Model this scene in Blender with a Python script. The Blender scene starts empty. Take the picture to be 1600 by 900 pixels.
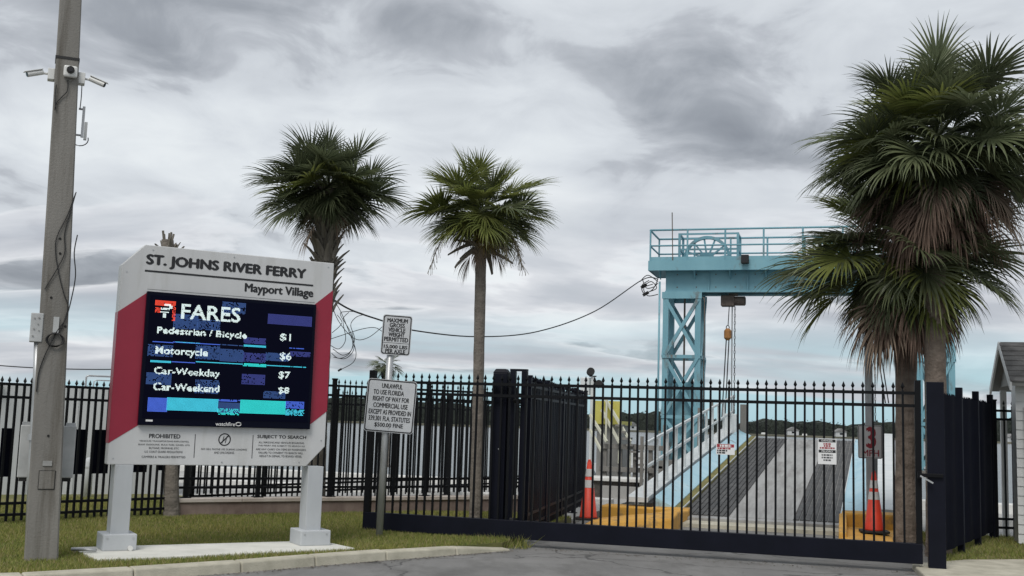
import bpy, bmesh, math, random
import numpy as np
from mathutils import Vector, Matrix

scene = bpy.context.scene
COL = scene.collection
random.seed(7)

# ------------------------------------------------------------------ camera
F_PX, CAM_H = 1750.0, 1.6
ROLL, PITCH = math.radians(1.8), math.radians(6.83)
fw = Vector((0, math.cos(PITCH), math.sin(PITCH)))
_r = Vector((1, 0, 0)); _u = _r.cross(fw)
rt = _r * math.cos(ROLL) + _u * math.sin(ROLL)
up = -_r * math.sin(ROLL) + _u * math.cos(ROLL)
CAM = Vector((0, 0, CAM_H))
def ray(x, y): return fw + rt * ((x - 800) / F_PX) - up * ((y - 450) / F_PX)
cd = bpy.data.cameras.new('camera'); cam = bpy.data.objects.new('camera', cd); COL.objects.link(cam)
cd.sensor_width = 36.0; cd.lens = 36.0 * F_PX / 1600.0; cd.clip_start = 0.1; cd.clip_end = 6000
R3 = Matrix((rt, up, -fw)).transposed()
cam.matrix_world = Matrix.Translation(CAM) @ R3.to_4x4()
scene.camera = cam
scene.render.resolution_x, scene.render.resolution_y = 1024, 576

# ------------------------------------------------------------------ world, sun, exposure
SUN_EL, SUN_AZ = math.radians(52), math.radians(200)      # azimuth from +Y, clockwise
world = bpy.data.worlds.new('World'); scene.world = world; world.use_nodes = True
SKY_OFF = (13.68, 9.28, 4.44, 12.82, 2.14, 13.84)
def build_world():
    nt = world.node_tree; N = nt.nodes; L = nt.links
    N.clear()
    def nd(t, **k):
        n = N.new(t)
        for a, b in k.items(): setattr(n, a, b)
        return n
    def val(sock, v):
        if isinstance(v, (int, float, tuple)): sock.default_value = v
        else: L.new(v, sock)
    def math_(op, a, b=0.0, clamp=False):
        n = nd('ShaderNodeMath', operation=op); n.use_clamp = clamp
        val(n.inputs[0], a); val(n.inputs[1], b); return n.outputs[0]
    def ramp(fac, pts):
        n = nd('ShaderNodeValToRGB'); e = n.color_ramp.elements
        e[0].position, e[0].color = pts[0][0], (*pts[0][1], 1)
        e[1].position, e[1].color = pts[-1][0], (*pts[-1][1], 1)
        for p, c in pts[1:-1]:
            k = e.new(p); k.color = (*c, 1)
        L.new(fac, n.inputs[0]); return n.outputs[0]
    def mixc(f, a, b):
        n = nd('ShaderNodeMix', data_type='RGBA'); val(n.inputs[0], f)
        val(n.inputs[6], a); val(n.inputs[7], b); return n.outputs[2]
    out = nd('ShaderNodeOutputWorld'); bg = nd('ShaderNodeBackground'); bg.inputs[1].default_value = 0.1
    L.new(bg.outputs[0], out.inputs[0])
    sky = nd('ShaderNodeTexSky', sky_type='NISHITA'); sky.sun_disc = False
    sky.sun_elevation = SUN_EL; sky.sun_rotation = SUN_AZ
    sky.dust_density = 2.0
    tc = nd('ShaderNodeTexCoord'); sp = nd('ShaderNodeSeparateXYZ'); L.new(tc.outputs['Generated'], sp.inputs[0])
    x, y, z = sp.outputs
    zc = math_('MAXIMUM', z, 0.0)
    den = math_('ADD', zc, 0.16)
    cx = math_('DIVIDE', x, den); cy = math_('DIVIDE', y, den)
    cb = nd('ShaderNodeCombineXYZ'); L.new(cx, cb.inputs[0]); L.new(cy, cb.inputs[1])
    def noise(scale, detail, rough, off, dist=0.0, sc=(1, 1, 1)):
        mp = nd('ShaderNodeMapping'); mp.inputs['Location'].default_value = off; mp.inputs['Scale'].default_value = sc
        L.new(cb.outputs[0], mp.inputs[0])
        n = nd('ShaderNodeTexNoise'); n.inputs['Scale'].default_value = scale; n.inputs['Detail'].default_value = detail
        n.inputs['Roughness'].default_value = rough; n.inputs['Distortion'].default_value = dist
        L.new(mp.outputs[0], n.inputs['Vector']); return n.outputs[0]
    SK = SKY_OFF
    n1 = noise(1.05, 5, 0.48, (SK[0], SK[1], 0), 0.35, (0.75, 1, 1))
    n2 = noise(3.4, 8, 0.55, (SK[2], SK[3], 0), 0.6, (1.25, 1, 1))
    dens = math_('ADD', math_('MULTIPLY', n1, 0.71), math_('MULTIPLY', n2, 0.29))
    # one heavier mass in the sheet, right of centre
    dv = nd('ShaderNodeVectorMath', operation='DISTANCE'); mq = nd('ShaderNodeMapping'); mq.inputs['Scale'].default_value = (1, 1, 2.3)
    L.new(tc.outputs['Generated'], mq.inputs[0]); L.new(mq.outputs[0], dv.inputs[0]); mdir = ray(1120, 195).normalized(); dv.inputs[1].default_value = (mdir.x, mdir.y, mdir.z * 2.3)
    mass = math_('SUBTRACT', 1.0, math_('MULTIPLY', dv.outputs['Value'], 5.2)); mass.node.use_clamp = True
    dens = math_('SUBTRACT', dens, math_('MULTIPLY', mass, 0.115))
    # high sheet: dark undersides, then a quick step up at the cloud edges
    cloud = ramp(dens, [(0.33, (0.18, 0.195, 0.22)), (0.40, (0.25, 0.268, 0.295)), (0.452, (0.355, 0.375, 0.405)), (0.475, (0.44, 0.465, 0.495)),
                        (0.53, (0.505, 0.532, 0.56)), (0.60, (0.57, 0.598, 0.617)), (0.70, (0.62, 0.645, 0.655))])
    # lower billows with bright tops in front of the sheet
    n4 = noise(1.5, 8, 0.52, (SK[4], SK[5], 0), 0.25, (0.62, 1, 1))
    band = math_('MULTIPLY', math_('SUBTRACT', 0.24, z), 9.0); band.node.use_clamp = True
    bil = math_('MULTIPLY', math_('MULTIPLY', math_('SUBTRACT', n4, 0.46), 30.0), band); bil.node.use_clamp = True
    for nn in (bil.node,):
        pass
    inner = nd('ShaderNodeMath', operation='MULTIPLY'); inner.use_clamp = True
    L.new(math_('SUBTRACT', n4, 0.46), inner.inputs[0]); inner.inputs[1].default_value = 30.0
    bilm = math_('MULTIPLY', inner.outputs[0], band); bilm.node.use_clamp = True
    bcol = ramp(n4, [(0.46, (0.67, 0.68, 0.695)), (0.51, (0.50, 0.512, 0.54)), (0.59, (0.37, 0.388, 0.425)), (0.70, (0.31, 0.332, 0.37))])
    cloud = mixc(math_('MULTIPLY', bilm, 0.85), cloud, bcol)
    # gaps of clear pale sky low down between the cloud banks
    n3 = noise(0.8, 6, 0.5, (15.07, 10.76, 0), 0.3, (0.22, 1, 1))
    low = math_('SUBTRACT', 1.0, math_('MULTIPLY', math_('SUBTRACT', z, 0.04), 17.0)); low.node.use_clamp = True
    gq_ = math_('MULTIPLY', math_('SUBTRACT', n3, 0.37), 11.0); gq_.node.use_clamp = True
    gap = math_('MULTIPLY', gq_, low); gap.node.use_clamp = True
    clear = mixc(0.85, sky.outputs[0], (2.9, 4.35, 4.9, 1))
    sc = nd('ShaderNodeVectorMath', operation='SCALE'); L.new(cloud, sc.inputs[0]); sc.inputs['Scale'].default_value = 8.8
    base = mixc(0.965, sky.outputs[0], sc.outputs[0])
    fin = mixc(gap, base, clear)
    L.new(fin, bg.inputs[0])
build_world()
sd = bpy.data.lights.new('sun', 'SUN'); sd.energy = 1.25; sd.angle = math.radians(25); sd.color = (1.0, 0.96, 0.9)
sun = bpy.data.objects.new('sun', sd); COL.objects.link(sun)
sv = Vector((math.sin(SUN_AZ) * math.cos(SUN_EL), math.cos(SUN_AZ) * math.cos(SUN_EL), math.sin(SUN_EL)))
sun.rotation_euler = sv.to_track_quat('Z', 'Y').to_euler(); sun.location = sv * 60
vs = scene.view_settings; vs.view_transform = 'Standard'; vs.look = 'None'; vs.exposure = 0.68; vs.gamma = 1.0
vs.use_curve_mapping = False

# ------------------------------------------------------------------ pixel -> place (1600 x 900 photograph)
def G(x, y, z=0.0):                       # where the ray meets the level z
    d = ray(x, y); return CAM + d * ((z - CAM_H) / d.z)
def AY(x, y, yy):                         # where it meets the plane Y = yy
    d = ray(x, y); return CAM + d * (yy / d.y)
def PLN(x, y, a, b):                      # where it meets the upright plane through a and b
    n = Vector((-(b.y - a.y), b.x - a.x, 0)); d = ray(x, y)
    return CAM + d * (n.dot(a - CAM) / n.dot(d))
class Frame:
    def __init__(s, o, ang):
        s.o = Vector(o); s.a = ang
        s.d = Vector((math.cos(ang), math.sin(ang), 0)); s.p = Vector((-math.sin(ang), math.cos(ang), 0))
    def loc(s, q): q = q - s.o; return Vector((q.dot(s.d), q.dot(s.p), q.z))
    def wor(s, u, v, z=0.0): return s.o + s.d * u + s.p * v + Vector((0, 0, z))
    def at(s, x, y, v=0.0): q = s.o + s.p * v; return s.loc(PLN(x, y, q, q + s.d))

# ------------------------------------------------------------------ materials
MATS = {}
def M(name, c1, c2=None, scale=6.0, rough=0.6, bump=0.0, metal=0.0, detail=5.0, stretch=(1, 1, 1), vary=0.0,
      emit=0.0, c3=None, contrast=(0.35, 0.65), bscale=None, world_co=False, transl=0.0, spec=0.5, attr=None, stain=None, crack=None):
    m = bpy.data.materials.new(name); m.use_nodes = True; MATS[name] = m
    nt = m.node_tree; N = nt.nodes; L = nt.links; b = N['Principled BSDF']
    b.inputs['Roughness'].default_value = rough; b.inputs['Metallic'].default_value = metal
    b.inputs['Specular IOR Level'].default_value = spec
    b.inputs['Base Color'].default_value = (*c1, 1)
    co = None
    def coords():
        if world_co:
            g = N.new('ShaderNodeNewGeometry'); return g.outputs['Position']
        return N.new('ShaderNodeTexCoord').outputs['Object']
    colsock = None
    if c2 is not None:
        mp = N.new('ShaderNodeMapping'); mp.inputs['Scale'].default_value = stretch; L.new(coords(), mp.inputs[0])
        n = N.new('ShaderNodeTexNoise'); n.inputs['Scale'].default_value = scale; n.inputs['Detail'].default_value = detail
        n.inputs['Roughness'].default_value = 0.6
        L.new(mp.outputs[0], n.inputs['Vector'])
        r = N.new('ShaderNodeValToRGB'); e = r.color_ramp.elements
        e[0].position, e[1].position = contrast; e[0].color = (*c1, 1); e[1].color = (*c2, 1)
        if c3 is not None:
            k = e.new(min(0.98, contrast[1] + 0.12)); k.color = (*c3, 1)
        L.new(n.outputs[0], r.inputs[0]); colsock = r.outputs[0]
    if stain:                              # (colour, scale, low, high, stretch): patches of dirt, rust, wear
        sc_, ss_, lo_, hi_, st_ = stain
        mp = N.new('ShaderNodeMapping'); mp.inputs['Scale'].default_value = st_; mp.inputs['Location'].default_value = (3.7, 1.9, 5.3); L.new(coords(), mp.inputs[0])
        n = N.new('ShaderNodeTexNoise'); n.inputs['Scale'].default_value = ss_; n.inputs['Detail'].default_value = 9; n.inputs['Roughness'].default_value = 0.68
        L.new(mp.outputs[0], n.inputs['Vector'])
        r = N.new('ShaderNodeMapRange'); r.inputs[1].default_value = lo_; r.inputs[2].default_value = hi_; L.new(n.outputs[0], r.inputs[0])
        mx = N.new('ShaderNodeMix'); mx.data_type = 'RGBA'; L.new(r.outputs[0], mx.inputs[0])
        if colsock: L.new(colsock, mx.inputs[6])
        else: mx.inputs[6].default_value = (*c1, 1)
        mx.inputs[7].default_value = (*sc_, 1); colsock = mx.outputs[2]
    if crack:                              # thin wandering cracks
        cc_, cs_ = crack
        dn = N.new('ShaderNodeTexNoise'); dn.inputs['Scale'].default_value = 2.2; dn.inputs['Detail'].default_value = 6; co_ = coords(); L.new(co_, dn.inputs['Vector'])
        ad = N.new('ShaderNodeVectorMath'); ad.operation = 'MULTIPLY_ADD'; L.new(dn.outputs['Color'], ad.inputs[0]); ad.inputs[1].default_value = (.7, .7, .7); L.new(co_, ad.inputs[2])
        vo = N.new('ShaderNodeTexVoronoi'); vo.feature = 'DISTANCE_TO_EDGE'; vo.inputs['Scale'].default_value = cs_; L.new(ad.outputs[0], vo.inputs['Vector'])
        r = N.new('ShaderNodeMapRange'); r.inputs[1].default_value = .003; r.inputs[2].default_value = .009; r.inputs[3].default_value = .75; r.inputs[4].default_value = 0; L.new(vo.outputs[0], r.inputs[0])
        mx = N.new('ShaderNodeMix'); mx.data_type = 'RGBA'; L.new(r.outputs[0], mx.inputs[0]); L.new(colsock, mx.inputs[6]); mx.inputs[7].default_value = (*cc_, 1); colsock = mx.outputs[2]
    if attr:
        a = N.new('ShaderNodeAttribute'); a.attribute_name = attr; colsock = a.outputs['Color']
    if vary > 0:
        oi = N.new('ShaderNodeObjectInfo'); mr = N.new('ShaderNodeMapRange')
        mr.inputs[3].default_value = 1 - vary; mr.inputs[4].default_value = 1 + vary
        L.new(oi.outputs['Random'], mr.inputs[0])
        vm = N.new('ShaderNodeVectorMath'); vm.operation = 'SCALE'
        if colsock: L.new(colsock, vm.inputs[0])
        else: vm.inputs[0].default_value = c1
        L.new(mr.outputs[0], vm.inputs['Scale']); colsock = vm.outputs[0]
    if colsock: L.new(colsock, b.inputs['Base Color'])
    if emit > 0:
        b.inputs['Emission Color'].default_value = (*c1, 1); b.inputs['Emission Strength'].default_value = emit
        b.inputs['Base Color'].default_value = (0.01, 0.01, 0.01, 1)
    if bump > 0:
        bn = N.new('ShaderNodeTexNoise'); bn.inputs['Scale'].default_value = bscale or scale * 4; bn.inputs['Detail'].default_value = 6
        L.new(coords(), bn.inputs['Vector'])
        bp = N.new('ShaderNodeBump'); bp.inputs['Strength'].default_value = bump; bp.inputs['Distance'].default_value = 0.02
        L.new(bn.outputs[0], bp.inputs['Height']); L.new(bp.outputs[0], b.inputs['Normal'])
    if transl > 0:
        t = N.new('ShaderNodeBsdfTranslucent'); mx = N.new('ShaderNodeMixShader'); mx.inputs[0].default_value = transl
        if colsock: L.new(colsock, t.inputs[0])
        else: t.inputs[0].default_value = (*c1, 1)
        o = N['Material Output']; L.new(b.outputs[0], mx.inputs[1]); L.new(t.outputs[0], mx.inputs[2]); L.new(mx.outputs[0], o.inputs[0])
    return m

M('asphalt', (0.165, 0.163, 0.16), (0.225, 0.222, 0.217), 1.1, 0.85, 0.35, c3=(0.225, 0.222, 0.215), bscale=90, world_co=True, detail=9, stain=((0.12, 0.118, 0.114), .8, .50, .66, (1, .45, 1)), crack=((0.05, 0.05, 0.05), .33))
M('soil', (0.07, 0.065, 0.04), (0.13, 0.11, 0.07), 2.0, 0.95, 0.5, world_co=True)
M('lawn', (0.11, 0.12, 0.036), (0.20, 0.18, 0.07), 1.3, 0.95, 0.6, c3=(0.15, 0.125, 0.06), bscale=60, world_co=True, detail=8)
M('grass_blade', (0.1, 0.13, 0.04), rough=0.7, attr='Col', transl=0.35)
M('kerb_concrete', (0.36, 0.34, 0.27), (0.52, 0.49, 0.40), 3.0, 0.85, 0.3, c3=(0.60, 0.57, 0.48), world_co=True, detail=8, bscale=60)
M('pad_concrete', (0.56, 0.56, 0.51), (0.70, 0.69, 0.64), 2.2, 0.8, 0.2, world_co=True, detail=8, bscale=70)
M('dock_concrete', (0.28, 0.28, 0.27), (0.42, 0.415, 0.40), 0.9, 0.85, 0.2, world_co=True, detail=8)
M('white_concrete', (0.55, 0.55, 0.53), (0.70, 0.70, 0.68), 1.6, 0.8, 0.1, world_co=True, detail=8)
M('wall_brown', (0.14, 0.10, 0.085), (0.24, 0.185, 0.16), 2.6, 0.9, 0.4, world_co=True, detail=9, c3=(0.34, 0.29, 0.26), stretch=(1, 1, 0.5))
M('wall_cap', (0.36, 0.31, 0.27), (0.5, 0.45, 0.41), 3.0, 0.85, 0.2, world_co=True)
M('pole_concrete', (0.165, 0.158, 0.145), (0.225, 0.215, 0.198), 1.4, 0.9, 0.25, c3=(0.27, 0.26, 0.24), stretch=(2.2, 2.2, 0.35), detail=9, bscale=50, stain=((0.09, 0.08, 0.065), 2.4, .50, .70, (2.5, 2.5, .16)))
M('pole_hole', (0.01, 0.01, 0.01), rough=0.9)
M('grey_plate', (0.24, 0.24, 0.235), (0.33, 0.33, 0.32), 8, 0.6, metal=0.1)
M('box_grey', (0.36, 0.37, 0.37), (0.46, 0.47, 0.47), 5, 0.5)
M('galvanised', (0.36, 0.37, 0.38), (0.5, 0.51, 0.52), 9, 0.45, metal=0.55, stretch=(1, 1, .3))
M('cable_black', (0.012, 0.012, 0.013), rough=0.6)
M('camera_white', (0.66, 0.66, 0.64), rough=0.4)
M('lens_black', (0.008, 0.008, 0.01), rough=0.12)
M('sign_white', (0.52, 0.525, 0.53), (0.58, 0.585, 0.59), 1.8, 0.42, detail=6, stretch=(1, 1, .3), stain=((0.42, 0.42, 0.40), 2.2, .52, .8, (1.5, 1.5, .25)))
M('sign_red', (0.27, 0.012, 0.035), (0.31, 0.016, 0.042), 1.5, 0.35)
M('sign_post', (0.42, 0.44, 0.46), (0.49, 0.51, 0.53), 2.5, 0.5, stretch=(1, 1, .3), stain=((0.27, 0.26, 0.23), 3.0, .55, .75, (1, 1, .4)))
M('bezel_black', (0.003, 0.004, 0.012), rough=0.4, spec=0.08)
M('screen_navy', (0.002, 0.0025, 0.011), rough=0.5, spec=0.05)
M('print_black', (0.012, 0.012, 0.014), rough=0.5)
M('print_grey', (0.06, 0.06, 0.065), rough=0.5)
M('print_red', (0.30, 0.018, 0.03), rough=0.5)
M('print_white', (0.72, 0.72, 0.72), rough=0.5)
for n_, c_, e_ in (('led_white', (0.72, 0.86, 0.84), 1.0), ('led_cyan', (0.04, 0.50, 0.66), 1.0), ('led_teal', (0.02, 0.62, 0.60), 0.95),
                   ('led_blue', (0.05, 0.12, 0.62), 0.9), ('led_dim', (0.045, 0.06, 0.34), 0.5), ('led_red', (0.75, 0.05, 0.02), 1.0),
                   ('led_faint', (0.03, 0.09, 0.30), 0.6)):
    M(n_, c_, rough=0.5, emit=e_)
M('plate_white', (0.46, 0.475, 0.50), (0.53, 0.545, 0.56), 7, 0.42)
M('plate_grey', (0.60, 0.59, 0.59), (0.68, 0.67, 0.67), 7, 0.45)
M('fence_black', (0.005, 0.0055, 0.007), rough=0.5, spec=0.15)
M('fence_navy', (0.0045, 0.0055, 0.011), (0.0065, 0.0075, 0.015), 3, 0.5, spec=0.14)
M('fence_sheen', (0.012, 0.013, 0.02), rough=0.32, spec=0.5)
M('fence_sheet', (0.003, 0.0035, 0.009), (0.005, 0.006, 0.013), 2, 0.8, spec=0.06)
M('gantry_blue', (0.142, 0.315, 0.385), (0.19, 0.385, 0.455), 1.1, 0.5, detail=7, stretch=(1, 1, .4), c3=(0.22, 0.38, 0.42), stain=((0.13, 0.10, 0.08), 2.6, .56, .72, (1, 1, .35)))
M('ramp_blue', (0.31, 0.52, 0.62), (0.43, 0.62, 0.70), 1.3, 0.45, detail=6, c3=(0.50, 0.60, 0.62), stain=((0.16, 0.15, 0.13), 2.4, .58, .74, (1, 1, 1)))
M('rail_white', (0.56, 0.60, 0.61), (0.66, 0.68, 0.68), 3, 0.45)
M('olive_kerb', (0.13, 0.12, 0.035), (0.22, 0.19, 0.06), 2.2, 0.8, c3=(0.12, 0.10, 0.06), detail=8)
M('tread_dark', (0.045, 0.045, 0.046), (0.088, 0.087, 0.086), 3.5, 0.7, 0.4, detail=8, vary=0.2)
M('ramp_deck', (0.29, 0.29, 0.287), (0.37, 0.37, 0.362), 1.6, 0.65, detail=8, stretch=(5, .4, 1), vary=0.05, stain=((0.14, 0.13, 0.12), 1.1, .48, .72, (2.5, .3, 1)))
M('rust_steel', (0.09, 0.075, 0.065), (0.15, 0.125, 0.105), 6, 0.7)
M('hoist_brown', (0.07, 0.05, 0.042), (0.13, 0.10, 0.085), 7, 0.6)
M('hoist_orange', (0.36, 0.16, 0.04), (0.26, 0.12, 0.04), 9, 0.55)
M('hoist_yellow', (0.34, 0.20, 0.03), (0.22, 0.14, 0.03), 7, 0.6)
M('chain_steel', (0.05, 0.05, 0.05), rough=0.5, metal=0.5)
M('yellow_paint', (0.52, 0.27, 0.04), (0.62, 0.34, 0.06), 2.2, 0.75, 0.2, c3=(0.36, 0.29, 0.17), detail=9, world_co=True, stain=((0.17, 0.13, 0.08), 3.2, .52, .70, (1, 1, 1)))
M('yellow_panel', (0.48, 0.44, 0.09), (0.56, 0.52, 0.14), 1.3, 0.6, detail=7)
M('stair_white', (0.58, 0.58, 0.48), rough=0.5)
M('cone_orange', (0.66, 0.05, 0.02), (0.56, 0.042, 0.02), 5, 0.5, stain=((0.22, 0.05, 0.03), 6, .56, .76, (1, 1, .5)))
M('cone_white', (0.55, 0.55, 0.55), rough=0.35)
M('rubber_black', (0.012, 0.012, 0.012), rough=0.8)
M('wood_grey', (0.15, 0.145, 0.135), (0.23, 0.22, 0.205), 5, 0.9, 0.3, stretch=(1, 1, .25))
M('timber_dark', (0.05, 0.045, 0.04), (0.10, 0.09, 0.08), 4, 0.9, 0.3)
M('building_white', (0.46, 0.48, 0.50), (0.56, 0.575, 0.59), 0.8, 0.7, stretch=(1, 1, .3))
M('roof_pale', (0.38, 0.40, 0.41), (0.46, 0.48, 0.49), 1.5, 0.6)
M('siding_white', (0.62, 0.63, 0.63), (0.68, 0.69, 0.69), 2, 0.6)
M('door_blue', (0.03, 0.10, 0.26), rough=0.5)
M('shingle_grey', (0.085, 0.082, 0.08), (0.15, 0.145, 0.14), 5, 0.9, 0.4, vary=0.18)
M('soffit_grey', (0.22, 0.22, 0.21), rough=0.8)
M('trunk_grey', (0.125, 0.11, 0.095), (0.21, 0.185, 0.16), 4, 0.95, 0.9, detail=9, stretch=(1, 1, 1.8), bscale=28)
M('trunk_brown', (0.10, 0.078, 0.062), (0.21, 0.17, 0.14), 5, 0.95, 1.0, detail=9, stretch=(1, 1, 1.5), c3=(0.30, 0.26, 0.22), bscale=26)
M('boot_grey', (0.13, 0.115, 0.095), (0.22, 0.20, 0.17), 7, 0.95, 0.5, vary=0.3, stretch=(1, 1, .3))
M('frond_green', (0.085, 0.106, 0.056), (0.145, 0.165, 0.088), 2.2, 0.40, vary=0.35, transl=0.38, world_co=True)
M('frond_bright', (0.14, 0.17, 0.045), (0.21, 0.23, 0.07), 2.2, 0.40, vary=0.3, transl=0.42, world_co=True)
M('frond_yellow', (0.13, 0.12, 0.028), (0.20, 0.13, 0.035), 2.5, 0.6, vary=0.2, transl=0.35, world_co=True)
M('frond_dead', (0.15, 0.11, 0.082), (0.27, 0.21, 0.16), 2.5, 0.9, vary=0.35, transl=0.15, world_co=True)
M('frond_russet', (0.135, 0.088, 0.066), (0.215, 0.15, 0.115), 2.5, 0.9, vary=0.3, transl=0.15, world_co=True)
M('stalk_tan', (0.20, 0.17, 0.12), rough=0.9)
M('far_wood', (0.014, 0.020, 0.017), (0.030, 0.038, 0.030), 0.06, 0.95, world_co=True, detail=8, c3=(0.05, 0.055, 0.042))
M('far_bank', (0.10, 0.10, 0.075), (0.16, 0.15, 0.11), 0.05, 0.95, world_co=True)
M('far_roof', (0.2, 0.2, 0.2), rough=0.8)
def water_mat():
    m = bpy.data.materials.new('water'); m.use_nodes = True; MATS['water'] = m
    N = m.node_tree.nodes; L = m.node_tree.links; b = N['Principled BSDF']
    b.inputs['Base Color'].default_value = (0.10, 0.118, 0.122, 1); b.inputs['Roughness'].default_value = 0.25; b.inputs['Specular IOR Level'].default_value = 0.35
    g = N.new('ShaderNodeNewGeometry'); n = N.new('ShaderNodeTexNoise'); n.inputs['Scale'].default_value = 0.9; n.inputs['Detail'].default_value = 7
    n.inputs['Roughness'].default_value = 0.62
    L.new(g.outputs['Position'], n.inputs['Vector'])
    bp = N.new('ShaderNodeBump'); bp.inputs['Strength'].default_value = 0.55; bp.inputs['Distance'].default_value = 0.35
    L.new(n.outputs[0], bp.inputs['Height']); L.new(bp.outputs[0], b.inputs['Normal'])
water_mat()

# ------------------------------------------------------------------ mesh building
class MB:
    def __init__(s): s.v = []; s.f = []
    def poly(s, pts):
        i = len(s.v); s.v += [tuple(p) for p in pts]; s.f.append(tuple(range(i, i + len(pts)))); return s
    def box(s, x0, x1, y0, y1, z0, z1):
        i = len(s.v)
        s.v += [(x0, y0, z0), (x1, y0, z0), (x1, y1, z0), (x0, y1, z0), (x0, y0, z1), (x1, y0, z1), (x1, y1, z1), (x0, y1, z1)]
        s.f += [tuple(i + k for k in q) for q in ((0, 3, 2, 1), (4, 5, 6, 7), (0, 1, 5, 4), (1, 2, 6, 5), (2, 3, 7, 6), (3, 0, 4, 7))]
        return s
    def hexa(s, p):                       # eight corners, box order
        i = len(s.v); s.v += [tuple(q) for q in p]
        s.f += [tuple(i + k for k in q) for q in ((0, 3, 2, 1), (4, 5, 6, 7), (0, 1, 5, 4), (1, 2, 6, 5), (2, 3, 7, 6), (3, 0, 4, 7))]
        return s
    def bar(s, a, b, w, h, upv=(0, 0, 1)):  # rectangular bar from a to b
        a = Vector(a); b = Vector(b); t = (b - a).normalized(); sd_ = t.cross(Vector(upv))
        if sd_.length < 1e-4: sd_ = t.cross(Vector((1, 0, 0)))
        sd_.normalize(); n = sd_.cross(t)
        x = sd_ * (w / 2); y = n * (h / 2)
        return s.hexa([a - x - y, a + x - y, b + x - y, b - x - y, a - x + y, a + x + y, b + x + y, b - x + y])
    def tube(s, pts, r, n=8, cap=True):
        pts = [Vector(p) for p in pts]; m = len(pts)
        rs = r if isinstance(r, (list, tuple)) else [r] * m
        i0 = len(s.v); ref = None
        for k, p in enumerate(pts):
            t = (pts[min(k + 1, m - 1)] - pts[max(k - 1, 0)])
            t = t.normalized() if t.length > 1e-9 else Vector((0, 0, 1))
            if ref is None: ref = Vector((0, 0, 1)) if abs(t.z) < 0.9 else Vector((1, 0, 0))
            x = t.cross(ref)
            if x.length < 1e-4: x = t.cross(Vector((0, 1, 0)))
            x.normalize(); y = t.cross(x).normalized(); ref = x.cross(t) * 1.0 if False else ref
            for j in range(n):
                a = 2 * math.pi * j / n
                s.v.append(tuple(p + x * (math.cos(a) * rs[k]) + y * (math.sin(a) * rs[k])))
        for k in range(m - 1):
            for j in range(n):
                a = i0 + k * n + j; b = i0 + k * n + (j + 1) % n
                s.f.append((a, b, b + n, a + n))
        if cap:
            s.f.append(tuple(i0 + j for j in range(n))[::-1]); s.f.append(tuple(i0 + (m - 1) * n + j for j in range(n)))
        return s
    def prism(s, prof, y0, y1):           # outline in (x, z) pushed from y0 to y1
        n = len(prof); i = len(s.v)
        s.v += [(x, y0, z) for x, z in prof] + [(x, y1, z) for x, z in prof]
        s.f.append(tuple(i + k for k in range(n))); s.f.append(tuple(i + n + k for k in range(n))[::-1])
        for k in range(n): s.f.append((i + k, i + n + k, i + n + (k + 1) % n, i + (k + 1) % n))
        return s
    def flat(s, pts, z0, z1):             # outline in (x, y) pushed from z0 to z1
        n = len(pts); i = len(s.v)
        s.v += [(p[0], p[1], z0) for p in pts] + [(p[0], p[1], z1) for p in pts]
        s.f.append(tuple(i + k for k in range(n))[::-1]); s.f.append(tuple(i + n + k for k in range(n)))
        for k in range(n): s.f.append((i + k, i + (k + 1) % n, i + n + (k + 1) % n, i + n + k))
        return s
    def mesh(s, name, mat, fix=True, smooth=False):
        me = bpy.data.meshes.new(name); me.from_pydata(s.v, [], s.f)
        if fix:
            bm = bmesh.new(); bm.from_mesh(me); bmesh.ops.recalc_face_normals(bm, faces=bm.faces); bm.to_mesh(me); bm.free()
        if smooth:
            me.polygons.foreach_set('use_smooth', [True] * len(me.polygons))
        me.materials.append(MATS[mat]); me.update(); return me
    def obj(s, name, mat, parent=None, loc=(0, 0, 0), rz=0.0, bevel=0.0, smooth=False, fix=True):
        o = bpy.data.objects.new(name, s.mesh(name, mat, fix, smooth)); COL.objects.link(o)
        o.location = loc; o.rotation_euler = (0, 0, rz); o.parent = parent
        if bevel:
            md = o.modifiers.new('bevel', 'BEVEL'); md.width = bevel; md.segments = 2; md.limit_method = 'ANGLE'
        return o
def inst(name, me, loc, parent, rz=0.0, rot=None, sc=None):
    o = bpy.data.objects.new(name, me); COL.objects.link(o); o.location = loc
    o.rotation_euler = rot if rot is not None else (0, 0, rz); o.parent = parent
    if sc is not None: o.scale = sc
    return o
def tag(o, label, cat, group=None):
    o['label'] = label; o['category'] = cat
    if group: o['group'] = group
    return o
def thing(name, loc, rz, label, cat, group=None):
    o = bpy.data.objects.new(name, None); COL.objects.link(o); o.location = loc; o.rotation_euler = (0, 0, rz)
    o.empty_display_size = 0.2
    return tag(o, label, cat, group)
def struct(o): o['kind'] = 'structure'; return o

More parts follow.
